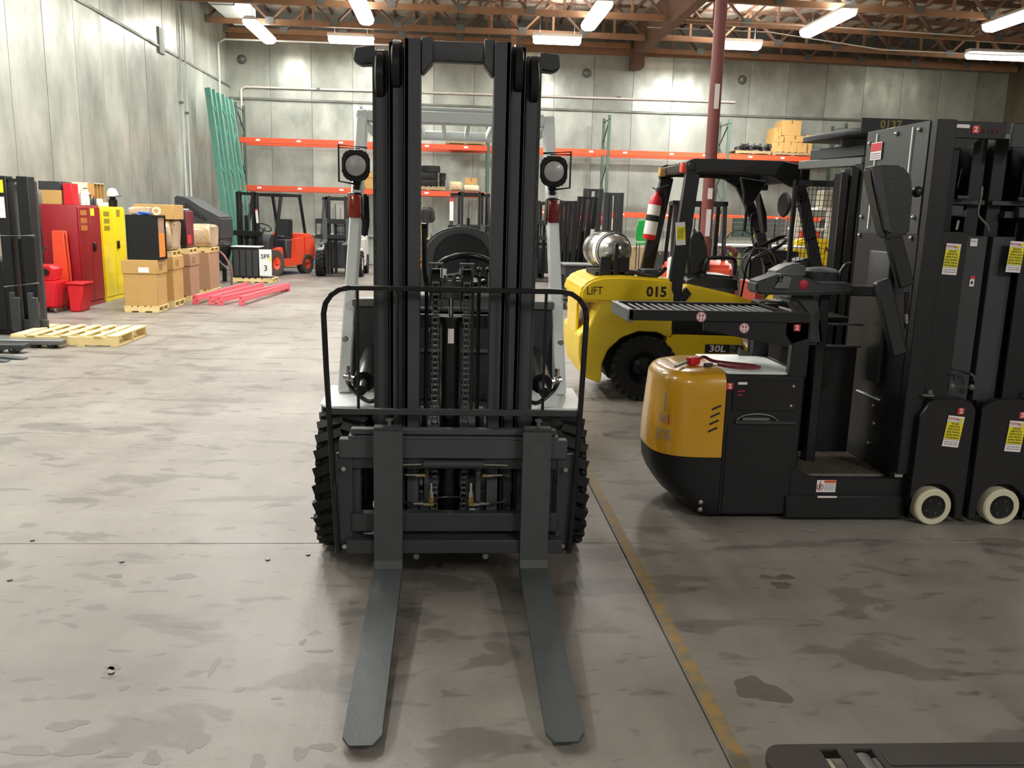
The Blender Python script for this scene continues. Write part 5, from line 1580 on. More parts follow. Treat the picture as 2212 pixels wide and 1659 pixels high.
#PART6
# ================================================================== PALLET RACKS along the back wall
RK = thing('pallet_rack', 'long pallet rack with dark green frames and orange beams along the back wall', 'rack', (2.5, 26.1, 0))
YR0, YR1 = 25.6, 26.6
def upright(parent, x, y0, y1, h, mat):
    u = MB().b2(x-.04, x+.04, y0, y0+.07, .01, h, bev=.004).build('upright_post', mat, parent, world=True)
    MB().b2(x-.04, x+.04, y1-.07, y1, .01, h, bev=.004).build('upright_post', mat, parent, world=True)
    zs = [.25]
    i = 0
    while zs[-1]+.6 < h:
        zs.append(zs[-1]+.6)
    for i in range(len(zs)-1):
        a, b_ = (y0+.05, y1-.05) if i % 2 else (y1-.05, y0+.05)
        MB().bar((x, a, zs[i]), (x, b_, zs[i+1]), .03, .03).build('brace', mat, u, world=True)
    MB().bar((x, y0, h-.12), (x, y1, h-.12), .03, .03).build('brace', mat, u, world=True)
    for y in (y0+.035, y1-.035):
        MB().b2(x-.07, x+.07, y-.06, y+.06, 0, .012).build('foot_plate', mat, u, world=True)
XU = [-6.12, -2.62, 1.02, 4.52, 8.08, 11.6]
for i, x in enumerate(XU):
    upright(RK, x, YR0, YR1, 4.55, DGRN if i != 1 else GRY)
def beam(parent, x0, x1, y, z, lab=True):
    bm_ = MB().b2(x0+.04, x1-.04, y-.005, y+.045, z-.15, z, bev=.004).b2(x0+.05, x1-.05, y+.035, y+.06, z-.15, z-.045).build('beam', BEAM, parent, world=True)
    if lab:
        n_ = max(2, int((x1-x0)/1.15))
        for k in range(n_):
            x = x0+(x1-x0)*(k+.5)/n_+.1*math.sin(k*3.1+x0)
            MB().b2(x-.06, x+.06, y-.009, y-.005, z-.09, z-.04).build('beam_tag', PAPER, bm_, world=True)
lv_ = [(3.60, 2.28), (3.58, 2.26), (3.57, 1.80), (3.57, 1.80), (3.56, 1.80)]
for i in range(5):
    for z in lv_[i]:
        beam(RK, XU[i], XU[i+1], YR0-.005, z)
        beam(RK, XU[i], XU[i+1], YR1-.05, z, False)
beam(RK, XU[2], XU[3], YR0-.005, .95, False)

def pallet(x, y, z, w_=1.2, d_=1.0, h=.13, rz=0., mat=WOOD, label='', name='wooden_pallet', nb=7, group=None, tilt=0.):
    t = thing(name, label, 'pallet', (x, y, z), rz, group)
    for i in range(3):
        yy = -d_/2+.02+(d_-.04)*i/2
        MB().b2(-w_/2, w_/2, yy-.019, yy+.019, .018, h-.018, bev=.003).build('stringer', mat, t)
    for i in range(nb):
        wd = .13 if i in (0, nb-1) else .085
        xx = -w_/2+wd/2+(w_-wd)*i/(nb-1)
        MB().b2(xx-wd/2, xx+wd/2, -d_/2, d_/2, h-.018, h, bev=.002).build('deck_board', mat, t)
    for i in range(3):
        xx = -w_/2+.06+(w_-.12)*i/2
        MB().b2(xx-.05, xx+.05, -d_/2, d_/2, 0, .018, bev=.002).build('bottom_board', mat, t)
    return t
def carton(name, x0, x1, y0, y1, z0, z1, label, mat=CARD, group=None, lid=None, tag_=None, tape=True):
    t = thing(name, label, 'box', ((x0+x1)/2, (y0+y1)/2, z0), 0, group)
    MB().b2(x0, x1, y0, y1, z0, z1, bev=.006).build('carton', mat, t, world=True)
    if tape:
        MB().b2(x0+(x1-x0)*.46, x0+(x1-x0)*.54, y0-.002, y0, z1-.1, z1).build('tape', CARDE, t, world=True)
    if lid:
        MB().b2(x0-.015, x1+.015, y0-.015, y1+.015, z1-lid, z1+.01, bev=.005).build('lid', mat, t, world=True)
        for (a, b_) in ((.62, .72), (.8, .9)):
            MB().b2(x1+.015, x1+.017, y0+(y1-y0)*(a-.4), y0+(y1-y0)*(b_-.4), z1-lid*.8, z1-lid*.25).build('print', CARDE, t, world=True)
    if tag_:
        a0, a1, b0, b1 = tag_
        MB().b2(a0, a1, y0-.018, y0-.015, b0, b1).build('address_label', PAPER, t, world=True)
    return t
# ---- goods on the rack
z1, z2, z3 = 3.60, 2.27, 1.81
pallet(.35, 26.1, z1, 1.15, 1.0, .12, mat=WOOD2, label='worn brown pallet on the top beam, behind the lifted mast, bottom of two')
pallet(.33, 26.1, z1+.12, .95, .95, .12, .06, mat=WOOD2, label='worn brown pallet stacked crooked on another behind the mast')
def tyre_thing(x, y, z, r_, h_, label, group=None, mat=RUB):
    t = thing('spare_tyre', label, 'tyre', (x, y, z), 0, group)
    tyre(MB(), (x, y, z+h_/2), (0, 0, 1), r_, h_*.96, 22, mat=mat, depth=.018).build('tyre', None, t, world=True)
    return t
tp = pallet(-.70, 26.1, z2, 1.0, 1.0, .12, mat=WOOD2, label='brown pallet under the black tyres on the middle beam')
for (x, z, r_, lb) in ((-.78, z2+.12, .36, 'black tyre, bottom left of the pile on the middle beam'), (-.31, z2+.12, .10, 'small black tyre, bottom right of the pile on the middle beam'),
                       (-.78, z2+.32, .36, 'black tyre, second layer left in the pile on the middle beam'), (-.30, z2+.32, .11, 'small black tyre, second layer right in the pile on the middle beam'),
                       (-.66, z2+.52, .30, 'black tyre on top of the pile on the middle beam')):
    tyre_thing(x, 26.05, z, r_, .2, lb, 'tyres piled on the rack')
def lump(name, x, y, z, sx, sy, sz, mat, label, cat, seed, group=None, amp=.12):
    """soft wrapped bundle with folds"""
    q = random.Random(seed)
    ph = [q.uniform(0, 6) for _ in range(4)]
    def f(u, v):
        a = 2*PI*u
        t = -PI/2+PI*v
        c_, s_ = math.cos(a), math.sin(a)
        e = .35
        cx_ = math.copysign(abs(c_)**e, c_)
        sy_ = math.copysign(abs(s_)**e, s_)
        ct = abs(math.cos(t))**.3
        st = math.copysign(abs(math.sin(t))**.4, math.sin(t))
        w_ = 1+amp*(math.sin(5*a+ph[0]+3*v)*.4+math.sin(11*v+ph[1]+2*a)*.35+math.sin(9*a+7*v+ph[2])*.25)*math.cos(t)
        return (x+sx/2*cx_*ct*w_, y+sy/2*sy_*ct*w_, z+sz/2+sz/2*st*(1+amp*.3*math.sin(7*a+ph[3])*max(0, st)))
    o = MB().grid(f, 36, 20, closed=True)
    return mesh_thing(o, name, mat, label, cat, group)
lump('sack', .10, 26.05, z2, .38, .8, .28, TAN, 'cream sack lying on the middle beam beside the tyres', 'sack', 1)
lump('sack', .56, 26.1, z2, .46, .8, .2, M('pale_sack', 'd8cfb0', .8), 'pale sack lying under the small box on the middle beam', 'sack', 2)
carton('cardboard_box', .36, .72, 25.9, 26.3, z2+.205, z2+.4, 'small tan cardboard box on top of a pale sack on the middle beam')
carton('cardboard_box', -2.55, -1.95, 25.75, 26.4, z2, z2+.48, 'cardboard box on the middle beam, left of the raised mast', lid=.16)
t = pallet(8.85, 26.1, z1-.02, 1.08, 1.0, .1, mat=WOOD2, label='brown pallet with dark parts on it, on the top beam right of the maroon column')
q = random.Random(5)
for i in range(6):
    x = 8.5+.19*i
    m_ = MB().box((x, 26.0, z1+.15+.05*(i % 2)), (.14, .3, .12+.05*(i % 3)), (0, 0, .04*i), bev=.02).cyl((x, 25.8, z1+.2), (x+.05, 25.8, z1+.3), .03, n=8)
    mesh_thing(m_, 'metal_part', BLK if i % 2 else CHAR, 'dark metal part on the right top beam pallet, %s from left' % ['first', 'second', 'third', 'fourth', 'fifth', 'last'][i], 'machine part', 'dark parts on the rack pallet')
pallet(10.05, 26.1, z1-.03, 1.25, 1.0, .1, mat=WOOD2, label='brown pallet carrying the cardboard boxes on the right top beam')
for (x0, x1_, a, b_, lb, y0) in ((9.45, 9.80, 0, .28, 'bottom left', 25.7), (9.80, 10.20, 0, .30, 'bottom second from left', 25.7), (10.20, 10.50, 0, .29, 'bottom third from left', 25.7), (10.50, 10.68, 0, .52, 'tall one at the right end', 25.75),
                                (9.47, 9.78, .28, .46, 'second layer, left', 25.7), (9.72, 10.30, .48, .92, 'top, large', 25.75), (9.80, 10.45, .30, .48, 'second layer, wide', 25.72), (9.50, 9.72, .46, .70, 'upper left', 25.8)):
    carton('cardboard_box', x0+.005, x1_-.005, y0, 26.4, z1+.075+a, z1+.075+b_-.004, 'cardboard box on the right top beam, '+lb+' in the pile', group='cardboard boxes piled on the rack')

# ================================================================== GREEN FRAMES leaning in the corner
for k, (xt, xb, y, lb) in enumerate(((-6.27, -5.80, 23.3, 'front'), (-6.15, -5.66, 23.75, 'middle'), (-6.05, -5.52, 24.2, 'rear'))):
    t = thing('leaning_rack_frame', 'green rack frame leaning in the left back corner, %s of three' % lb, 'rack frame', (xb, y, 0), 0, 'green frames leaning in the corner')
    H = 4.62-.06*k
    d = Vector((xt-xb, .1, H))
    for o_, nm_ in ((Vector((0, 0, 0)), 'a'), (Vector((.08, .26, .0)), 'b')):
        MB().bar(o_+Vector((0, 0, .03)), o_+d, (.15, .12, .12)[k] if nm_ == 'a' else .08, .08, up=(0, 1, 0), bev=.004).build('post', GRN, t)
    for i in range(6):
        a, b_ = d*(i/6+.03), Vector((.08, .26, 0))+d*((i+1)/6-.02)
        if i % 2: a, b_ = Vector((.08, .26, 0))+d*(i/6+.03), d*((i+1)/6-.02)
        MB().bar(a, b_, .035, .035).build('brace', GRN, t)

# ================================================================== generic lift truck for the background
def lift_truck(loc, rz, label, body, H=2.05, cz=.35, w_=1.05, guard=BLK, name='forklift', tag_on=False, forks=True, tyre_m=RUB):
    """front towards local -y"""
    t = thing(name, label, 'forklift', loc, rz)
    hw = w_/2
    for s_ in (-1, 1):
        for a, b_, y in ((.17, .225, -.95), (.235, .295, -.92)):
            x0, x1 = sorted((s_*a, s_*b_))
            MB().b2(x0, x1, y, y+.10, .08, H-.02*(a > .2), bev=.004).build('mast_rail', BLK, t)
    MB().b2(-.3, .3, -.92, -.86, H-.09, H-.02, bev=.004).build('mast_crossbar', BLK, t)
    MB().b2(-.3, .3, -.86, -.82, .9, .98).build('mast_crossbar', BLK, t)
    MB().cyl((-.05, -.88, .1), (-.05, -.88, H*.72), .035, n=14).build('lift_cylinder', BLK2, t)
    MB().cyl((-.05, -.88, H*.72), (-.05, -.88, H*.9), .015, n=10).build('piston_rod', CHR, t)
    for x in (-.1, .08):
        MB().b2(x-.012, x+.012, -.93, -.915, cz, H*.86).build('chain', GRY, t)
    MB().b2(-hw*.9, hw*.9, -1.04, -.99, cz+.36, cz+.48, bev=.004).build('carriage_bar', BLK, t)
    MB().b2(-hw*.9, hw*.9, -1.04, -.99, cz, cz+.10, bev=.004).build('carriage_bar', BLK, t)
    for s_ in (-1, 1):
        MB().b2(*sorted((s_*hw*.86, s_*hw*.9)), -1.03, -1.0, cz+.1, cz+.36).build('carriage_end', BLK, t)
        x = s_*.28
        if forks:
            MB().prism([(-1.04, cz+.5), (-1.08, cz+.5), (-1.08, cz-.02), (-1.14, cz-.06), (-1.95, cz-.10), (-1.95, cz-.115), (-1.1, cz-.11), (-1.04, cz-.06)], 'x', x-.055, x+.055).build('fork', FORK, t)
        # wheels
        for (yy, r_, nm_) in ((-.52, .32, 'front_tyre'), (.85, .25, 'rear_tyre')):
            c = Vector((s_*(hw-.1), yy, r_))
            wh = tyre(MB(), c, (1, 0, 0), r_, .2, 16, mat=tyre_m).build(nm_, None, t)
            MB().lathe([(0, .04), (.08, .04), (.13, .07), (.16, .09)], c, (s_, 0, 0), 16).build('rim', body, wh)
        MB().bar((s_*(hw-.1), -.45, .72), (s_*(hw-.14), -.08, H-.06), .06, .07, up=(0, 1, 0), bev=.004).build('guard_front_leg', guard, t)
        MB().bar((s_*(hw-.14), .95, .98), (s_*(hw-.14), .72, H-.06), .06, .06, up=(0, 1, 0), bev=.004).build('guard_rear_leg', guard, t)
        MB().b2(*sorted((s_*(hw-.18), s_*(hw-.1))), -.12, .76, H-.09, H-.02, bev=.004).build('guard_side_rail', guard, t)
        MB().prism([(-.5, .66), (-.25, .7), (-.2, .42), (.3, .40), (.35, .9), (.7, .92), (.7, .25), (-.2, .22), (-.5, .3)], 'x', *sorted((s_*(hw-.16), s_*(hw-.02)))).build('side_body', body, t)
    for k in range(5):
        x = -.36*hw/.5+.18*hw/.5*k
        MB().b2(x-.015, x+.015, -.1, .74, H-.06, H-.03).build('guard_slat', guard, t)
    MB().b2(-hw+.1, hw-.1, -.14, -.08, H-.09, H-.02, bev=.004).build('guard_front_rail', guard, t)
    MB().b2(-hw+.1, hw-.1, .70, .76, H-.09, H-.02, bev=.004).build('guard_rear_rail', guard, t)
    MB().prism([(-.6, .2), (-.6, .85), (-.45, 1.02), (-.25, .98), (-.2, .3)], 'x', -hw+.2, hw-.2, bev=.01).build('cowl', CHAR, t)
    MB().b2(-hw+.15, hw-.15, .1, .8, .25, .88, bev=.02).build('hood', CHAR, t)
    MB().prism([(.72, .22), (.72, 1.0), (.95, 1.04), (1.2, .95), (1.27, .6), (1.2, .25)], 'x', -hw+.02, hw-.02, bev=.05, seg=2).build('counterweight', body, t)
    MB().prism([(.15, .88), (.15, .98), (.55, .96), (.55, .88)], 'x', -.24, .24, bev=.02).build('seat', VINYL, t)
    MB().prism([(.5, .95), (.58, 1.38), (.68, 1.38), (.66, .92)], 'x', -.23, .23, bev=.03, seg=2).build('seat_back', VINYL, t)
    torus(MB(), (0, -.2, 1.17), (0, .6, .8), .16, .014, 20, 6).build('steering_wheel', BLK2, t)
    MB().cyl((0, -.22, 1.15), (0, -.4, .9), .025, n=10).build('steering_column', BLK, t)
    if tag_on:
        MB().use(PAPER).box((.345, -.985, 1.45), (.06, .01, .32), (0, -.08, 0)).use(LABR).box((.332, -.99, 1.60), (.06, .01, .04), (0, -.08, 0)).build('hanging_tag', None, t, label='white tag with a red top')
    return t
lift_truck((-4.58, 22.3, 0), R(-24), 'black and orange forklift with a white hanging tag, parked in the left back corner', ORR, 2.03, .62, 1.1, tag_on=True, tyre_m=RUBD, forks=False)
lift_truck((-2.82, 22.6, 0), 0, 'forklift with raised carriage facing us, just left of the big mast', M('off_white_paint', 'c9c9c3', .45), 1.98, .95, 1.15)
lift_truck((.42, 21.0, 0), 0, 'dark forklift with a white hanging tag seen through the big mast', M('dark_wine_paint', '4a2b2e', .45), 2.14, .9, 1.15, tag_on=False)
mesh_thing(MB().use(PAPER).box((-.02, 19.97, 1.72), (.085, .012, .50)).use(LABR).box((-.02, 19.965, 1.94), (.085, .012, .07)).use(GRY).cyl((-.02, 19.97, 1.97), (-.02, 19.97, 2.1), .004, n=5), 'hanging_tag', None,
           'white tag with red top hanging on the dark forklift behind the mast', 'tag')
lift_truck((4.0, 14.2, 0), R(170), 'orange forklift seen behind the yellow forklift\'s rear leg', ORR, 1.95, .3, 1.05)
lift_truck((2.55, 22.3, 0), R(-15), 'dark wine coloured forklift behind the right of the mast', M('wine_paint', '6b2a33', .45), 2.0, 1.05, 1.1)
shell = thing('yellow_hood_cover', 'rounded bright yellow machine shell with black lettering, behind the yellow forklift', 'cover', (7.1, 16.7, 0))
MB().prism([(6.62, .0), (6.58, 1.0), (6.72, 1.28), (7.0, 1.36), (7.5, 1.32), (7.58, .9), (7.58, .0)], 'y', 16.6, 16.9, bev=.06, seg=3).build('shell', YEL, shell, world=True)
MB().use(INK).txt('I  ARP', (7.38, 16.598, 1.12), (1, 0, 0), (0, 0, 1), .15, bold=.004).build('lettering', None, shell, world=True)
for k in range(4):
    MB().b2(7.28, 7.48, 16.595, 16.605, .80-.045*k, .815-.045*k).build('vent_slot', INK, shell, world=True)

# upright masts of pallet stackers, right of the main forklift
def stacker(loc, rz, label, H, w_=.7, lean=0., mat=BLK, sticker=False, legs=True):
    t = thing('pallet_stacker', label, 'stacker', loc, rz)
    for s_ in (-1, 1):
        MB().bar((s_*w_/2, 0, .0), (s_*w_/2+lean, 0, H), .10, .12, up=(0, 1, 0), bev=.005).build('mast_rail', mat, t)
        MB().bar((s_*(w_/2-.1), .01, .06), (s_*(w_/2-.1)+lean, .01, H-.05), .06, .1, up=(0, 1, 0), bev=.004).build('inner_rail', mat, t)
        if legs:
            MB().b2(s_*w_/2-.05, s_*w_/2+.05, -1.0, .1, .03, .11, bev=.004).build('straddle_leg', mat, t)
            MB().cyl((s_*w_/2-.04, -.95, .04), (s_*w_/2+.04, -.95, .04), .04, n=16).build('leg_roller', GRY, t)
    MB().bar((-w_/2+lean, 0, H-.03), (w_/2+lean, 0, H-.03), .05, .05).build('head_bar', mat, t)
    MB().b2(-w_/2+.05, w_/2-.05, -.10, -.05, .45, .56).build('carriage_bar', mat, t)
    MB().b2(-w_/2, w_/2, .1, .5, .12, .95, bev=.03).build('power_pack', mat, t)
    MB().cyl((0, .02, .1), (lean*.6, .02, H*.65), .03, n=12).build('lift_cylinder', BLK2, t)
    if sticker:
        p = Vector((w_/2+lean*.6, -.063, H*.6))
        MB().use(PAPER).box(p, (.075, .004, .30), (0, math.atan2(lean, H), 0)).use(LABY).box(p+Vector((-.005, -.003, -.06)), (.07, .004, .13), (0, math.atan2(lean, H), 0)).build('dealer_sticker', None, t)
    return t
stacker((2.32, 17.6, 0), 0, 'black pallet stacker leaning slightly, left of a row right of the mast', 1.95, .28, .02, legs=False)
s__ = stacker((2.70, 18.4, 0), 0, 'black pallet stacker with white and yellow sticker, middle of the row right of the mast', 2.06, .34, .16, sticker=True, legs=False)
stacker((3.0, 19.2, 0), 0, 'tall dark stacker at the back of the row right of the mast', 2.25, .34, .10, CHAR, legs=False)
stacker((3.22, 17.4, 0), 0, 'tall blue-black stacker mast rising above the silver gas tank', 2.13, .30, .0, CHAR, legs=False)
# ---- work table, poster, shelf goods
t = thing('work_table', 'grey steel work table with lower rack, right of the big forklift', 'table', (2.55, 15.6, 0))
MB().b2(1.98, 3.05, 15.2, 15.9, .78, .81, bev=.004).build('tabletop', GRY, t, world=True)
MB().b2(2.02, 3.0, 15.24, 15.86, .60, .78).build('drawer_box', CHAR, t, world=True)
for x in (2.03, 3.0):
    for y in (15.25, 15.85):
        MB().b2(x-.025, x+.025, y-.025, y+.025, 0, .60).build('leg', CHAR, t, world=True)
for z in (.12, .2, .28):
    MB().b2(2.0, 3.02, 15.2, 15.85, z, z+.025).build('shelf_bar', GRY, t, world=True)
MB().b2(2.5, 2.58, 15.235, 15.24, .64, .74).build('paper_label', PAPER, t, world=True)
mesh_thing(MB().use(PAPER).box((2.16, 15.15, .34), (.16, .012, .5), (.12, 0, 0)).use(BLUE).box((2.16, 15.14, .36), (.13, .012, .4), (.12, 0, 0)), 'poster', None, 'blue and white poster leaning against the work table', 'poster')
mesh_thing(MB().b2(2.50, 2.86, 15.4, 15.7, .81, .86, bev=.01).b2(2.62, 2.83, 15.45, 15.6, .86, .95, bev=.01), 'plastic_tray', WHT, 'white plastic tray lying on the grey work table', 'tray')
mesh_thing(MB().cyl((2.95, 20.5, 1.55), (3.55, 20.5, 1.55), .10, n=20), 'film_roll', M('pink_roll', 'e25566', .5), 'pink roll between the stacker masts', 'roll')
t = thing('shelf_unit', 'low steel shelf holding the pink roll behind the stackers', 'shelf', (3.25, 20.6, 0))
for x in (2.8, 3.7):
    for y in (20.3, 20.9):
        MB().b2(x-.02, x+.02, y-.02, y+.02, 0, 1.7).build('post', GRY, t, world=True)
for z in (.5, 1.0, 1.43):
    MB().b2(2.8, 3.7, 20.3, 20.9, z-.015, z).build('shelf', GRY, t, world=True)
MB().b2(2.8, 3.7, 20.28, 20.31, 1.66, 1.74).build('front_rail', LABR, t, world=True)
carton('cardboard_box', 2.85, 3.2, 20.35, 20.8, 1.002, 1.3, 'brown box on the shelf under the pink roll')
for i, (x, z, m_, lb) in enumerate(((.0, 0, CARD2, 'tan'), (.5, 0, WOOD2, 'brown'), (.95, 0, CHAR, 'black'), (1.5, 0, CARD, 'tan'))):
    carton('storage_crate', 4.0+x*1.6, 4.55+x*1.6, 23.8, 24.3, 0, .75+.1*(i % 2), '%s crate on the floor before the rack, %s beyond the gas tank' % (lb, ('first from left', 'second from left', 'third from left', 'fourth from left')[i]), mat=m_)
t = thing('display_panel', 'beige panel with grey prints standing before the lower right beam', 'panel', (3.9, 24.6, 0))
MB().b2(3.3, 4.6, 24.6, 24.64, .1, 1.6, bev=.004).build('board', TAN, t, world=True)
for x in (3.5, 4.4):
    MB().b2(x-.02, x+.02, 24.5, 24.74, 0, .12).build('foot', GRY, t, world=True)
for x, z in ((3.6, 1.2), (3.85, 1.2), (4.2, 1.1)):
    MB().b2(x, x+.14, 24.59, 24.6, z, z+.2).build('print', DGRN, t, world=True)
t = thing('plastic_chair', 'bright green plastic chair on a cart behind the gas tank', 'chair', (4.2, 18.9, 0))
MB().prism([(4.05, 1.15), (4.36, 1.15), (4.40, 1.40), (4.36, 1.60), (4.08, 1.60), (4.04, 1.40)], 'y', 18.9, 18.94, bev=.012).build('backrest', GREENP, t, world=True)
MB().b2(4.03, 4.38, 18.55, 18.92, 1.08, 1.12, bev=.012).build('seat', GREENP, t, world=True)
for x in (4.06, 4.35):
    for y in (18.58, 18.88):
        MB().cyl((x, y, 0), (x, y, 1.09), .014, n=8).build('leg', GRY, t, world=True)
mesh_thing(MB().b2(3.25, 3.42, 12.4, 12.9, 0, 1.08, bev=.03), 'white_canister', WHT, 'tall white canister behind the yellow forklift\'s rear leg', 'canister')
# carts and shelving seen through the yellow forklift cab
t = thing('parts_shelf', 'shelf with rows of yellow and grey bins behind the maroon column', 'shelf', (7.9, 23.2, 0))
for x in (7.2, 9.0):
    for y in (22.9, 23.5):
        MB().b2(x-.025, x+.025, y-.025, y+.025, 0, 1.75).build('post', GRY, t, world=True)
for z in (.35, .9, 1.22):
    MB().b2(7.2, 9.0, 22.9, 23.5, z-.02, z).build('shelf', GRY, t, world=True)
for c_ in range(6):
    for r_ in range(4):
        m_ = LABY if c_ == 3 else (CARD2 if c_ < 1 else (DGRN if c_ < 3 else GRY))
        x = 7.24+.29*c_
        z = 1.222+.125*r_
        o_ = mesh_thing(MB().prism([(22.93, z), (22.91, z+.115), (23.3, z+.115), (23.3, z)], 'x', x, x+.26), 'parts_bin', m_,
                        'parts bin on the shelf behind the column, %s column from left, %s row up' % (['first', 'second', 'third', 'fourth', 'fifth', 'sixth'][c_], ['first', 'second', 'third', 'fourth'][r_]), 'bin', 'small parts bins on the shelf')
t = thing('battery_charger', 'grey cabinet with green and yellow stickers under a worktop, right of the maroon column', 'cabinet', (5.9, 16.0, 0))
MB().b2(5.05, 6.6, 15.7, 16.5, 1.16, 1.20, bev=.006).build('worktop', LGR, t, world=True)
MB().b2(5.12, 5.55, 15.78, 16.4, 0, 1.16, bev=.006).build('cabinet', GRY, t, world=True)
MB().b2(5.6, 6.5, 15.85, 16.4, 0, 1.10, bev=.006).build('inner_box', BLK, t, world=True)
MB().use(LABY).b2(5.14, 5.19, 15.772, 15.78, .75, 1.06).use(M('pale_green_label', 'a8bf7a', .6)).b2(5.24, 5.36, 15.772, 15.78, .82, 1.05).use(CHAR).b2(5.25, 5.35, 15.772, 15.78, .55, .72).use(LABR).b2(5.22, 5.34, 15.772, 15.78, .25, .42).build('sticker', None, t, world=True)
t = thing('white_cart', 'tall white framed cart with red panel, behind the round mirror', 'cart', (8.1, 19.0, 0))
for x, lean in ((7.55, .15), (8.35, 0)):
    MB().bar((x, 18.9, .1), (x+lean, 18.9, 1.95), .12, .06, up=(0, 1, 0), bev=.006).build('post', WHT, t, world=True)
for z in (1.95, 1.5):
    MB().b2(8.1 if z > 1.9 else 7.6, 8.9, 18.85, 19.3, z-.03, z+.02, bev=.006).build('shelf', WHT, t, world=True)
MB().b2(8.86, 8.92, 18.85, 19.3, .1, 1.95, bev=.006).build('side', WHT, t, world=True)
MB().b2(7.7, 8.15, 18.8, 18.85, .95, 1.45, bev=.004).build('red_panel', ORR, t, world=True)
for x in (7.6, 8.8):
    MB().cyl((x, 18.95, .05), (x, 19.0, .05), .05, n=14).build('caster', RUB, t, world=True)
carton('cardboard_box', 8.2, 8.8, 18.9, 19.3, 1.97, 2.35, 'box in clear film on top of the white cart', mat=M('grey_film_box', 'a39c8c', .4))
lump('dark_bag', 8.45, 19.05, 1.52, .35, .3, .22, BLK2, 'small black bag on the white cart shelf', 'bag', 8)
for i, (x0, x1_, y, z1_, m_, nm_, lb) in enumerate(((3.35, 3.75, 9.3, .95, M('brick_red_paint', '9c3420', .5), 'red_toolbox', 'brick red steel box on the floor between the yellow forklift and the console'),
                                       (3.80, 4.45, 9.9, .95, M('oxide_red_paint', '5f2a22', .5), 'red_cabinet', 'dark oxide red cabinet behind the order picker console'))):
    tb_ = thing(nm_, lb, 'box', ((x0+x1_)/2, y, 0))
    MB().b2(x0, x1_, y, y+.5, 0, z1_, bev=.008).build('case', m_, tb_, world=True)
    MB().b2(x0-.005, x1_+.005, y-.01, y+.51, z1_, z1_+.03, bev=.006).build('lid', m_, tb_, world=True)
t = thing('pipe_roll', 'coiled hose reel on a post beside the maroon column', 'hose reel', (4.6, 14.2, 0))
MB().cyl((4.6, 14.2, 0), (4.6, 14.2, 1.0), .03, n=10).build('stand', GRY, t, world=True)
torus(MB(), (4.6, 14.15, 1.08), (.2, 1, 0), .12, .035, 22, 8).build('coil', MAR, t, world=True)
# ---- seen left of the centre gap, through the big mast
t = thing('rolling_cart', 'steel cart with orange bin and red trays, seen through the big mast', 'cart', (-.75, 18.8, 0))
for x in (-1.05, -.45):
    for y in (18.6, 19.0):
        MB().b2(x-.02, x+.02, y-.02, y+.02, .05, 1.2).build('post', GRY, t, world=True)
for z, m_ in ((.35, GRY), (.62, BLK), (.82, LABR), (.98, LABR), (1.1, WOOD2)):
    MB().b2(-1.06, -.44, 18.58, 19.02, z-.03, z, bev=.004).build('shelf', m_, t, world=True)
carton('cardboard_box', -1.0, -.56, 18.65, 18.95, 1.10, 1.36, 'cardboard box on the steel cart seen through the big mast')
mesh_thing(MB().prism([(-.98, .35), (-.62, .35), (-.58, .60), (-.66, .72), (-1.0, .66)], 'y', 18.62, 18.9, bev=.02), 'orange_bucket', ORNG, 'orange bucket on the low shelf of the steel cart', 'bucket')
lump('black_jacket', -.55, 19.4, 1.42, .26, .16, .32, INK, 'black jacket hung on a stand beside the steel cart', 'jacket', 12, amp=.45)
t = thing('coat_stand', 'thin black stand holding a black jacket, behind the steel cart', 'stand', (-.55, 19.4, 0))
MB().cyl((-.55, 19.4, 0), (-.55, 19.4, 1.5), .02, n=8).build('pole', BLK, t, world=True)
MB().cyl((-.55, 19.4, 0), (-.55, 19.4, .02), .2, n=20).build('foot', BLK, t, world=True)
# ---- blue bins on a pallet
pallet(-4.35, 25.2, 0, 1.1, .8, .11, mat=WOOD2, label='low pallet under the blue bins by the back wall')
for x, z, m_, lb in ((-4.72, .11, PERI, 'pale blue open bin, bottom left on the pallet'), (-4.16, .11, PERI, 'pale blue open bin, bottom right on the pallet'),
                     (-4.72, .42, DBLUE, 'deep blue open bin, middle of the left column'), (-4.72, .66, DBLUE, 'deep blue open bin, top of the left column')):
    t = thing('storage_bin', lb, 'bin', (x, 25.2, z), 0, 'blue bins by the back wall')
    w_ = .5 if m_ is PERI and x > -4.5 else .42
    hh = .30 if z < .4 else .23
    MB().b2(-w_/2, w_/2, -.3, .3, 0, .02).build('base', m_, t)
    for s_ in (-1, 1):
        MB().b2(*sorted((s_*w_/2, s_*(w_/2-.02))), -.3, .3, 0, hh, bev=.003).build('side', m_, t)
    MB().b2(-w_/2, w_/2, .28, .3, 0, hh).build('back', m_, t)
    MB().b2(-w_/2, w_/2, -.32, -.30, 0, hh*.55, bev=.003).build('front_lip', m_, t)
    MB().b2(-w_/4, w_/4, -.325, -.32, hh*.15, hh*.45).build('label_holder', DBLUE if m_ is PERI else BLUE, t)

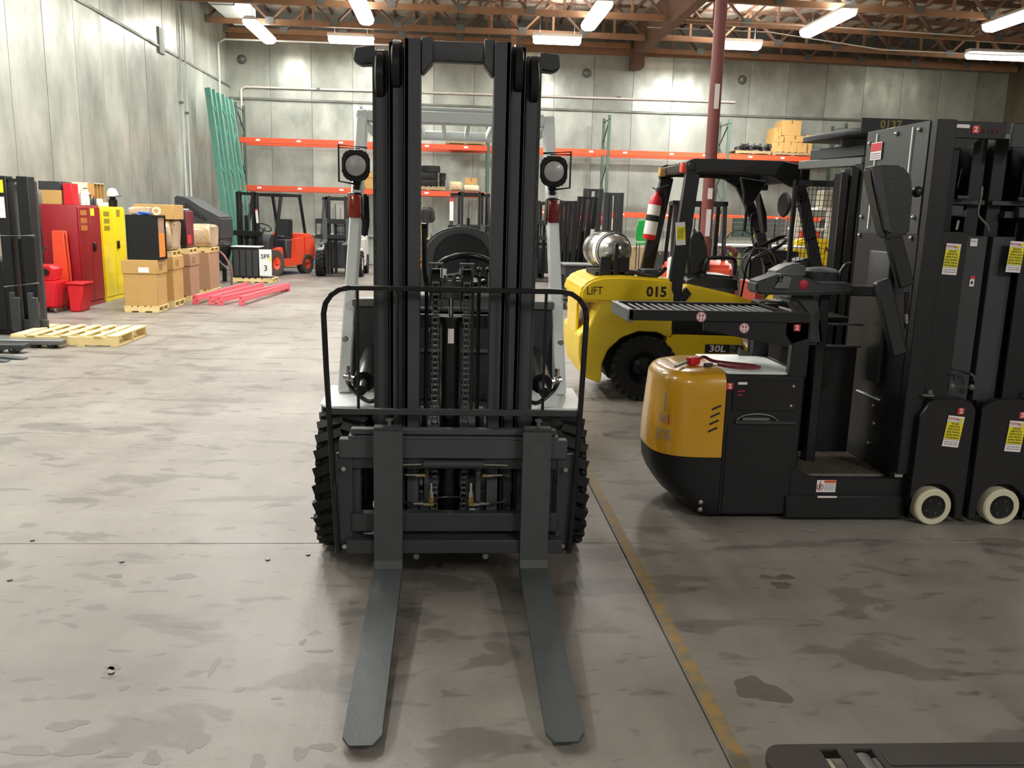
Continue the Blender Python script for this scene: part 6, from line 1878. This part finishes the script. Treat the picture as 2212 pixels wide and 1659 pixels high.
# ================================================================== LEFT SIDE: cabinets and their clutter
def cabinet(y0, y1, x0, x1, mat, label, yl, H=1.62):
    t = thing('safety_cabinet', label, 'cabinet', ((x0+x1)/2, y0, 0), 0, 'safety cabinets by the left wall')
    MB().b2(x0, x1, y0, y1, 0, H, bev=.01, seg=2).build('body', mat, t, world=True)
    ym_ = (y0+y1)/2
    for a, b_, k in ((y0+.02, ym_-.006, 0), (ym_+.006, y1-.02, 1)):
        d_ = MB().b2(x1, x1+.022, a, b_, .08, H-.03, bev=.004).build('door', mat, t, world=True)
        if k:
            MB().b2(x1+.022, x1+.05, a+.06, a+.14, .88, 1.02, bev=.008).build('latch', BLK2, d_, world=True)
    MB().b2(x1, x1+.02, y0+.02, y1-.02, .0, .06, bev=.003).build('plinth', mat, t, world=True)
    for k in range(3):
        MB().b2(x1+.022, x1+.024, y0+.08, y0+.32, H-.16-.12*k, H-.08-.12*k).build('warning_text', yl, t, world=True)
    MB().b2(x1+.022, x1+.024, y1-.4, y1-.25, H-.17, H-.05).build('hazard_sticker', LABY if mat is SRED else yl, t, world=True)
    return t
YLT = M('faded_label_ochre', 'b06a2c', .6)
cabinet(14.18, 15.05, -6.45, -5.90, SRED, 'maroon double-door safety cabinet by the left wall', YLT)
cabinet(15.10, 16.15, -6.45, -5.90, SYEL, 'yellow double-door safety cabinet right of the maroon one', M('ink_olive', '8f7f14', .6), 1.60)
HC_ = 1.62
carton('cardboard_box', -6.42, -6.12, 14.2, 14.6, HC_, HC_+.22, 'tan cardboard box on the maroon cabinet, under a black case', tape=False)
mesh_thing(MB().b2(-6.46, -6.12, 14.2, 14.62, HC_+.22, HC_+.355, bev=.006), 'black_case', CHAR, 'flat black case lying on the tan box on the maroon cabinet', 'case')
mesh_thing(MB().b2(-6.09, -5.96, 14.2, 14.45, HC_, HC_+.33, bev=.006), 'red_box', RED, 'upright red box on the maroon cabinet', 'box')
def jug(x, y, z, r_, h, label, mat=WHT, cap=None):
    t = thing('plastic_jug', label, 'jug', (x, y, z), 0, 'containers on the cabinets')
    MB().lathe([(0, 0), (r_, 0), (r_, h*.7), (r_*.45, h*.88), (r_*.4, h), (0, h)], (0, 0, 0), (0, 0, 1), 20).build('body', mat, t)
    MB().cyl((0, 0, h), (0, 0, h+.02), r_*.42, n=14).build('cap', cap or mat, t)
    return t
jug(-5.98, 14.62, HC_, .05, .22, 'small white jug beside the red box on the maroon cabinet')
jug(-5.93, 14.70, HC_, .035, .16, 'short white jug in front of the paper roll on the maroon cabinet')
jug(-6.05, 14.95, HC_, .07, .26, 'white jug with grey cap on the right end of the maroon cabinet', cap=GRY)
jug(-5.94, 15.0, HC_, .03, .14, 'small dark capped bottle at the front of the maroon cabinet', CHAR, LABR)
mesh_thing(MB().cyl((-6.05, 14.72, HC_), (-6.05, 14.72, HC_+.33), .045, n=18), 'paper_roll', M('cream_paper', 'ece8d4', .7), 'tall cream paper roll standing on the maroon cabinet', 'roll')
mesh_thing(MB().lathe([(.02, -.12), (.09, -.12), (.09, .12), (.02, .12)], (-6.25, 14.80, HC_+.09), (1, 0, 0), 22, closed=True), 'towel_roll', PAPER, 'white towel roll lying on a jug on the maroon cabinet', 'roll')
t = thing('spray_bottle', 'dark spray bottle at the front of the maroon cabinet', 'bottle', (-5.94, 14.84, HC_))
MB().lathe([(0, 0), (.03, 0), (.03, .09), (.012, .12), (.012, .15), (0, .15)], (0, 0, 0), (0, 0, 1), 16).build('bottle', CHAR, t)
MB().prism([(-.03, .15), (.03, .15), (.03, .18), (-.01, .18)], 'x', -.012, .012).build('trigger', GRY, t)
t = thing('file_organizer', 'cream card file organizer with brown compartments on the yellow cabinet', 'organizer', (-6.15, 15.3, 1.60))
MB().b2(-6.40, -6.10, 15.12, 15.18, 1.60, 1.99, bev=.004).build('end_panel', M('cream_card', 'efe8c4', .7), t, world=True)
for k in range(4):
    MB().b2(-6.40, -6.0, 15.18+.14*k, 15.19+.14*k, 1.60, 1.98).build('divider', CARD, t, world=True)
MB().b2(-6.42, -6.40, 15.12, 15.62, 1.60, 1.98).build('back', M('brown_card', '6e4a2c', .8), t, world=True)
MB().b2(-6.40, -6.0, 15.18, 15.61, 1.975, 1.985).build('top', M('cream_card', 'efe8c4', .7), t, world=True)
MB().b2(-6.40, -6.0, 15.18, 15.61, 1.60, 1.61).build('bottom', CARD, t, world=True)
mesh_thing(MB().b2(-5.99, -5.92, 15.12, 15.55, 1.60, 1.67, bev=.01).b2(-5.99, -5.93, 15.2, 15.35, 1.67, 1.73, bev=.01), 'white_tray', WHT, 'small white tray in front of the file organizer', 'tray')
mesh_thing(MB().b2(-6.25, -6.12, 15.05, 15.11, 1.62, 1.9, bev=.004), 'yellow_card', M('amber_card', 'e8b23c', .6), 'amber card standing at the end of the file organizer', 'card')
t = thing('cap_on_stand', 'white cap resting on a dark jar at the far end of the yellow cabinet', 'cap', (-6.0, 15.95, 1.60))
MB().lathe([(0, 0), (.07, 0), (.075, .12), (.05, .14), (.05, .18), (0, .18)], (0, 0, 0), (0, 0, 1), 20).build('jar', BLK2, t)
MB().lathe([(.1, .18), (.095, .24), (.06, .31), (0, .33)], (0, 0, 0), (0, 0, 1), 20).build('crown', WHT, t)
MB().prism([(0, -.08), (.15, -.05), (.15, .05), (0, .08)], 'z', .18, .195).build('brim', DGR, t)
# mop bucket and upright panels beside the maroon cabinet
t = thing('mop_bucket', 'red mop bucket with wringer on casters, before the maroon cabinet', 'mop bucket', (-6.1, 13.55, 0))
MB().prism([(-6.28, .08), (-5.98, .08), (-5.92, .48), (-6.34, .48)], 'y', 13.4, 13.8, bev=.02, seg=2).build('tub', RED, t, world=True)
MB().prism([(-6.30, .48), (-6.02, .48), (-5.98, .66), (-6.05, .72), (-6.30, .72)], 'y', 13.45, 13.75, bev=.015).build('wringer', RED, t, world=True)
MB().cyl((-6.1, 13.44, .62), (-6.1, 13.40, .62), .05, n=16).build('wringer_knob', BLK, t, world=True)
MB().tube([(-6.18, 13.43, .62), (-6.16, 13.4, .85), (-6.05, 13.4, 1.0)], .014, 8).build('lever', CHAR, t, world=True)
for x in (-6.25, -6.0):
    for y in (13.45, 13.75):
        MB().cyl((x-.015, y, .04), (x+.015, y, .04), .04, n=12).build('caster', GRY, t, world=True)
t = thing('mop_bucket', 'second red bucket, wider at the top, right of the mop bucket', 'mop bucket', (-5.85, 13.75, 0))
MB().prism([(-5.86, .0), (-5.70, .0), (-5.64, .42), (-5.88, .42)], 'y', 13.6, 13.95, bev=.015, taper=None).build('tub', RED, t, world=True)
MB().b2(-5.90, -5.62, 13.58, 13.97, .42, .45, bev=.006).build('rim', RED, t, world=True)
t = thing('floor_sign', 'folded orange-red plastic floor panel standing behind the mop bucket', 'panel', (-6.1, 13.95, 0))
MB().prism([(-6.22, 0), (-5.99, 0), (-6.03, 1.22), (-6.2, 1.22)], 'y', 13.95, 13.99, bev=.005).build('front_leaf', ORR, t, world=True)
MB().prism([(-6.22, 0), (-5.99, 0), (-6.03, 1.22), (-6.2, 1.22)], 'y', 14.06, 14.10, bev=.005).build('rear_leaf', ORR, t, world=True)
MB().b2(-6.18, -6.04, 13.99, 14.06, 1.16, 1.2).build('hinge', ORR, t, world=True)
t = thing('broom', 'broom with yellow handle behind the black stacker mast', 'broom', (-6.2, 13.2, 0))
MB().cyl((-6.2, 13.2, .15), (-6.12, 13.3, 1.4), .014, n=10).build('handle', SYEL, t, world=True)
MB().b2(-6.32, -6.08, 13.15, 13.23, .0, .16, bev=.01).build('brush', BLK, t, world=True)
# ---- black stacker in the left foreground
LS = thing('pallet_stacker', 'black pallet stacker at the left edge with white papers on its mast', 'stacker', (-5.2, 11.0, 0))
def lb_(mb, n_, m_=None, p=None, **k):
    return mb.build(n_, m_, p or LS, world=True, **k)
for x0, x1_ in ((-5.49, -5.37), (-5.25, -5.115)):
    lb_(MB().b2(x0, x1_, 10.98, 11.16, .08, 1.95, bev=.006), 'mast_rail', BLK)
    lb_(MB().b2(x0+.02, x1_-.02, 11.16, 11.26, .08, 1.9, bev=.004), 'inner_rail', CHAR)
lb_(MB().b2(-5.37, -5.25, 11.02, 11.06, 1.88, 1.92), 'head_bar', BLK)
lb_(MB().cyl((-5.31, 11.1, .1), (-5.31, 11.1, 1.2), .03, n=14), 'lift_cylinder', BLK2)
lb_(MB().cyl((-5.31, 11.1, 1.2), (-5.31, 11.1, 1.85), .018, n=12), 'piston_rod', GRY)
for z0, z1_, m_ in ((1.75, 1.9, LABY), (1.45, 1.7, PAPER)):
    lb_(MB().b2(-5.48, -5.40, 10.97, 10.978, z0, z1_), 'paper_notice', m_)
lb_(MB().tube([(-5.5, 10.9, 1.235), (-5.02, 10.85, 1.25)], .012, 8), 'top_rail', GRY)
lb_(MB().tube([(-5.45, 10.9, .62), (-5.02, 10.85, .68)], .012, 8), 'lower_rail', GRY)
lb_(MB().b2(-5.08, -5.05, 10.88, 10.92, .45, 1.22), 'gate_post', BLK)
for x in (-5.38, -5.17):
    lb_(MB().prism([(x, .10), (x+.12, .10), (x+.12, .50), (x+.06, .50), (x+.06, .56), (x, .56)], 'y', 10.84, 10.90, bev=.005), 'carriage_plate', CHAR)
lb_(MB().b2(-5.40, -4.98, 10.90, 10.95, .10, .22, bev=.004), 'carriage_bar', CHAR)
lb_(MB().b2(-6.1, -5.5, 11.05, 11.6, .05, .95, bev=.03), 'power_pack', BLK)
for y in (11.0, 11.5):
    lb_(MB().cyl((-5.34, y, .05), (-5.26, y, .05), .05, n=16), 'wheel', RUB)
# its neighbours' forks lying low on the floor
def low_fork(y, x1_, z, label, L=1.6, h=.055, rollers=True, wd=.16):
    t = thing('stacker_leg', label, 'stacker leg', (x1_-L/2, y, 0))
    MB().b2(x1_-L, x1_, y-wd/2, y+wd/2, z, z+h, bev=.008).build('arm', GRY if rollers == 2 else CHAR, t, world=True)
    if rollers:
        for x in (x1_-.12, x1_-.30):
            MB().cyl((x, y-wd/2+.01, .042), (x, y+wd/2-.01, .042), .042, n=18).build('load_roller', BLK2, t, world=True)
            MB().cyl((x, y-wd/2-.004, .05), (x, y-wd/2+.01, .05), .012, n=8).build('axle_pin', CHR, t, world=True)
    return t
low_fork(10.15, -4.47, .04, 'grey low support arm on rollers reaching in from the left, in front of the pallet', rollers=2)
low_fork(9.75, -4.70, .05, 'black low support arm on rollers, nearer than the grey one')
for y, x1_, lb in ((9.35, -4.52, 'upper'), (9.18, -4.62, 'middle'), (8.95, -4.72, 'lower')):
    t = thing('fork_blade', 'thin dark fork blade poking in low at the left edge, %s of three' % lb, 'fork', (x1_-.5, y, 0), 0, 'thin fork blades at the left edge')
    MB().prism([(x1_-1.6, .0), (x1_-1.6, .05), (x1_-.2, .035), (x1_, .012), (x1_, .0)], 'y', y-.05, y+.05, bev=.003).build('blade', FORK, t, world=True)
# ---- pallet on the floor
t = thing('wooden_pallet', 'pale new wooden pallet lying empty on the floor at left', 'pallet', (-4.5, 10.74, 0))
x0, x1_, y0, y1 = -5.12, -3.90, 10.26, 11.23
for y in (y0+.02, (y0+y1)/2, y1-.02):
    MB().b2(x0, x1_, y-.019, y+.019, .016, .114, bev=.003).build('stringer', WOOD, t, world=True)
wds = [.14, .09, .09, .09, .09, .09, .14]
for i, wd in enumerate(wds):
    x = x0+wd/2+(x1_-x0-wd)*i/6
    jx = (.012, -.01, .008, -.006, .01, -.01, 0)[i]
    MB().b2(x-wd/2, x+wd/2, y0+jx, y1+jx, .114, .13, bev=.002).build('deck_board', WOOD, t, world=True)
for i in range(4):
    x = x0+.05+(x1_-x0-.1)*i/3
    MB().b2(x-.045, x+.045, y0, y1, 0, .016, bev=.002).build('bottom_board', WOOD, t, world=True)

# ---- row of gaylord boxes
def gaylord(x0, x1, y0, y1, zt, lb, mat=CARD, lid=.2, tag_=None, pl=None):
    pallet((x0+x1)/2, (y0+y1)/2, 0, x1-x0+.02, y1-y0+.02, .1, mat=WOOD, label='pale pallet under the '+lb, nb=5)
    return carton('cardboard_bin', x0, x1, y0, y1, .1, zt, lb, mat, lid=lid, tag_=tag_, tape=False)
gaylord(-5.07, -4.56, 13.70, 14.15, .80, 'large lidded cardboard bin nearest us, right of the yellow cabinet', tag_=(-4.83, -4.67, .62, .70))
t = thing('black_case', 'black cabinet carcass with orange panel inside, on the nearest cardboard bin', 'cabinet', (-4.8, 13.9, .81))
MB().b2(-5.0, -4.52, 13.74, 13.76, .83, 1.48).b2(-5.0, -4.52, 14.1, 14.12, .83, 1.48).b2(-5.0, -4.52, 13.74, 14.12, .81, .835).b2(-5.0, -4.52, 13.74, 14.12, 1.47, 1.495).b2(-5.0, -4.98, 13.74, 14.12, .83, 1.48).build('carcass', BLK, t, world=True)
MB().b2(-4.545, -4.535, 13.77, 14.09, .85, 1.22).build('orange_panel', ORNG, t, world=True)
MB().b2(-4.547, -4.537, 13.77, 14.09, 1.22, 1.46).build('tan_panel', CARD2, t, world=True)
lump('blue_bag', -4.74, 13.83, 1.495, .16, .12, .05, BLUE, 'crumpled blue and white bag on the black cabinet', 'bag', 21, amp=.3)
mesh_thing(MB().lathe([(.03, -.06), (.065, -.06), (.065, .06), (.03, .06)], (-4.58, 13.9, 1.56), (.3, -1, 0), 20, closed=True), 'tape_roll', M('cream_tape', 'dccdb0', .6), 'roll of cream tape on the black cabinet', 'roll')
lump('film_bundle', -4.85, 14.05, 1.495, .34, .14, .12, FILM, 'small film wrapped bundle lying on the black cabinet', 'bundle', 22, amp=.2)
gaylord(-5.05, -4.55, 14.45, 14.98, .82, 'second lidded cardboard bin in the row')
pallet(-4.80, 14.72, .83, .5, .5, .09, mat=WOOD, label='pale pallet on the second cardboard bin', nb=5)
lump('wrapped_bale', -4.80, 14.72, .92, .54, .54, .5, FILM, 'film wrapped brown bale on the second bin', 'bale', 23, amp=.2)
carton('cardboard_box', -5.12, -4.50, 14.45, 15.0, 1.425, 1.66, 'flat wide cardboard box on top of the wrapped bale', tape=False, tag_=None)
gaylord(-4.98, -4.56, 15.4, 15.95, .82, 'third cardboard bin in the row, dusky brown', CARD2, tag_=(-4.86, -4.74, .6, .7))
pallet(-4.77, 15.67, .83, .42, .5, .09, mat=WOOD, label='pale pallet on the third cardboard bin', nb=4)
t = thing('wrapped_machine', 'black appliance wrapped in clear film with red labels, on the third bin', 'appliance', (-4.77, 15.67, .92))
MB().b2(-4.95, -4.62, 15.45, 15.9, .92, 1.58, bev=.01).build('housing', BLK, t, world=True)
MB().b2(-4.62, -4.60, 15.47, 15.88, .94, 1.56, bev=.006).build('film', PURP, t, world=True)
MB().b2(-4.93, -4.66, 15.5, 15.85, 1.58, 1.60).build('top_sheet', WHT, t, world=True)
MB().b2(-4.60, -4.595, 15.5, 15.7, 1.0, 1.15).build('red_label', LABR, t, world=True)
gaylord(-4.98, -4.55, 16.6, 17.3, .80, 'fourth cardboard bin in the row, farthest, dusky brown', CARD2, lid=None)
pallet(-4.76, 16.95, .80, .46, .6, .09, mat=WOOD, label='pale pallet on the fourth cardboard bin', nb=4)
lump('wrapped_bale', -4.76, 16.95, .89, .48, .6, .42, FILM, 'cream film wrapped bale on the fourth bin', 'bale', 24, amp=.2)
mesh_thing(MB().b2(-5.45, -5.15, 15.2, 15.5, 0, .5, bev=.006).b2(-5.45, -5.15, 15.2, 15.5, .54, 1.25, bev=.006), 'grey_drawers', GRY, 'grey drawer unit behind the first cardboard bin', 'cabinet')

# ---- four coral rack beams on the floor
for k, (xa, xb) in enumerate(((-4.36, -4.15), (-4.09, -3.85), (-3.93, -3.42), (-3.585, -3.33))):
    ya, yb_ = (14.97, 17.75) if k != 2 else (14.9, 17.7)
    L = math.hypot(xb-xa, yb_-ya)
    a = math.atan2(xb-xa, yb_-ya)
    t = thing('rack_beam', 'coral pink rack beam lying on the floor, %s from left' % ('first', 'second', 'third', 'fourth')[k], 'beam', (xa, ya, 0), -a, 'coral beams on the floor')
    MB().b2(-.025, .025, .01, L-.01, .055, .155, bev=.004).b2(-.025, .035, .01, L-.01, .055, .10).build('rail', PINK, t)
    for y in (0, L-.04):
        e = MB().b2(-.055, .055, y, y+.04, 0, .165, bev=.004).build('end_plate', PINK, t)
        for x, z in ((-.02, .12), (.02, .06)):
            MB().b2(x-.007, x+.007, y-.001, y+.002, z-.014, z+.014).build('slot', INK, e)
# ---- dark hopper machine in the corner
t = thing('hopper', 'large charcoal plastic hopper machine in the left back corner behind the boxes', 'hopper', (-5.4, 19.5, 0))
MB().prism([(-5.85, 1.0), (-5.85, 1.86), (-5.60, 1.82), (-5.30, 1.62), (-5.05, 1.50), (-4.92, 1.42), (-4.92, .95)], 'y', 18.9, 20.0, bev=.03, seg=2).build('hood', CHAR, t, world=True)
MB().prism([(-5.78, .25), (-5.82, 1.0), (-4.92, .98), (-4.98, .6), (-5.1, .25)], 'y', 18.95, 19.95, bev=.03).build('body', BLK, t, world=True)
MB().prism([(-5.62, 1.60), (-5.20, 1.36), (-5.20, 1.40), (-5.62, 1.72)], 'y', 18.86, 18.9).build('slot', INK, t, world=True)
MB().b2(-5.80, -4.95, 18.86, 18.9, 1.12, 1.14).build('ridge', GRY, t, world=True)
for x in (-5.7, -5.1):
    for y in (19.05, 19.8):
        MB().b2(x-.04, x+.04, y-.04, y+.04, 0, .27).build('leg', BLK, t, world=True)
MB().tube([(-5.0, 18.9, .75), (-4.8, 18.7, .62), (-4.68, 18.7, .35), (-4.7, 18.8, .02)], .02, 8, sub=5).build('hose', M('faded_red_hose', '8a5a5c', .5), t, world=True)
MB().tube([(-5.0, 18.9, .55), (-4.85, 18.7, .45), (-4.7, 18.65, .35)], .015, 8, sub=5).build('hose', GRY, t, world=True)
pallet(-5.15, 18.2, 0, .6, .5, .1, mat=WOOD, label='pale pallet in front of the charcoal hopper')
# ---- battery on a pallet
pallet(-4.45, 19.9, 0, .90, .6, .10, mat=WOOD, label='pale pallet under the black battery')
t = thing('truck_battery', 'black ribbed truck battery with grey plate reading SPF 3 on a pallet', 'battery', (-4.6, 19.9, .10))
MB().b2(-4.88, -4.30, 19.65, 20.1, .10, .78, bev=.01).build('case', BLK, t, world=True)
for k in range(4):
    MB().b2(-4.85+.14*k, -4.74+.14*k, 19.64, 19.65, .14, .72, bev=.003).build('rib', CHAR, t, world=True)
MB().b2(-4.90, -4.28, 19.62, 20.12, .78, .80, bev=.004).build('cover', LGR, t, world=True)
MB().b2(-4.29, -4.02, 19.63, 19.66, .15, .74, bev=.003).build('side_plate', LGR, t, world=True)
MB().use(INK).txt('SPF', (-4.15, 19.627, .58), (1, 0, 0), (0, 0, 1), .14, bold=.002).txt('3', (-4.15, 19.627, .32), (1, 0, 0), (0, 0, 1), .18, bold=.002).use(LABY).b2(-4.06, -4.03, 19.622, 19.63, .48, .6).build('lettering', None, t, world=True, label='black hand lettering SPF 3')
MB().tube([(-4.3, 19.7, .14), (-4.1, 19.5, .13), (-4.0, 19.6, .13)], .012, 8, sub=4).build('cable', HOSE, t, world=True)
MB().b2(-4.27, -4.03, 19.66, 20.1, .1, .14).build('ledge', GRY, t, world=True)
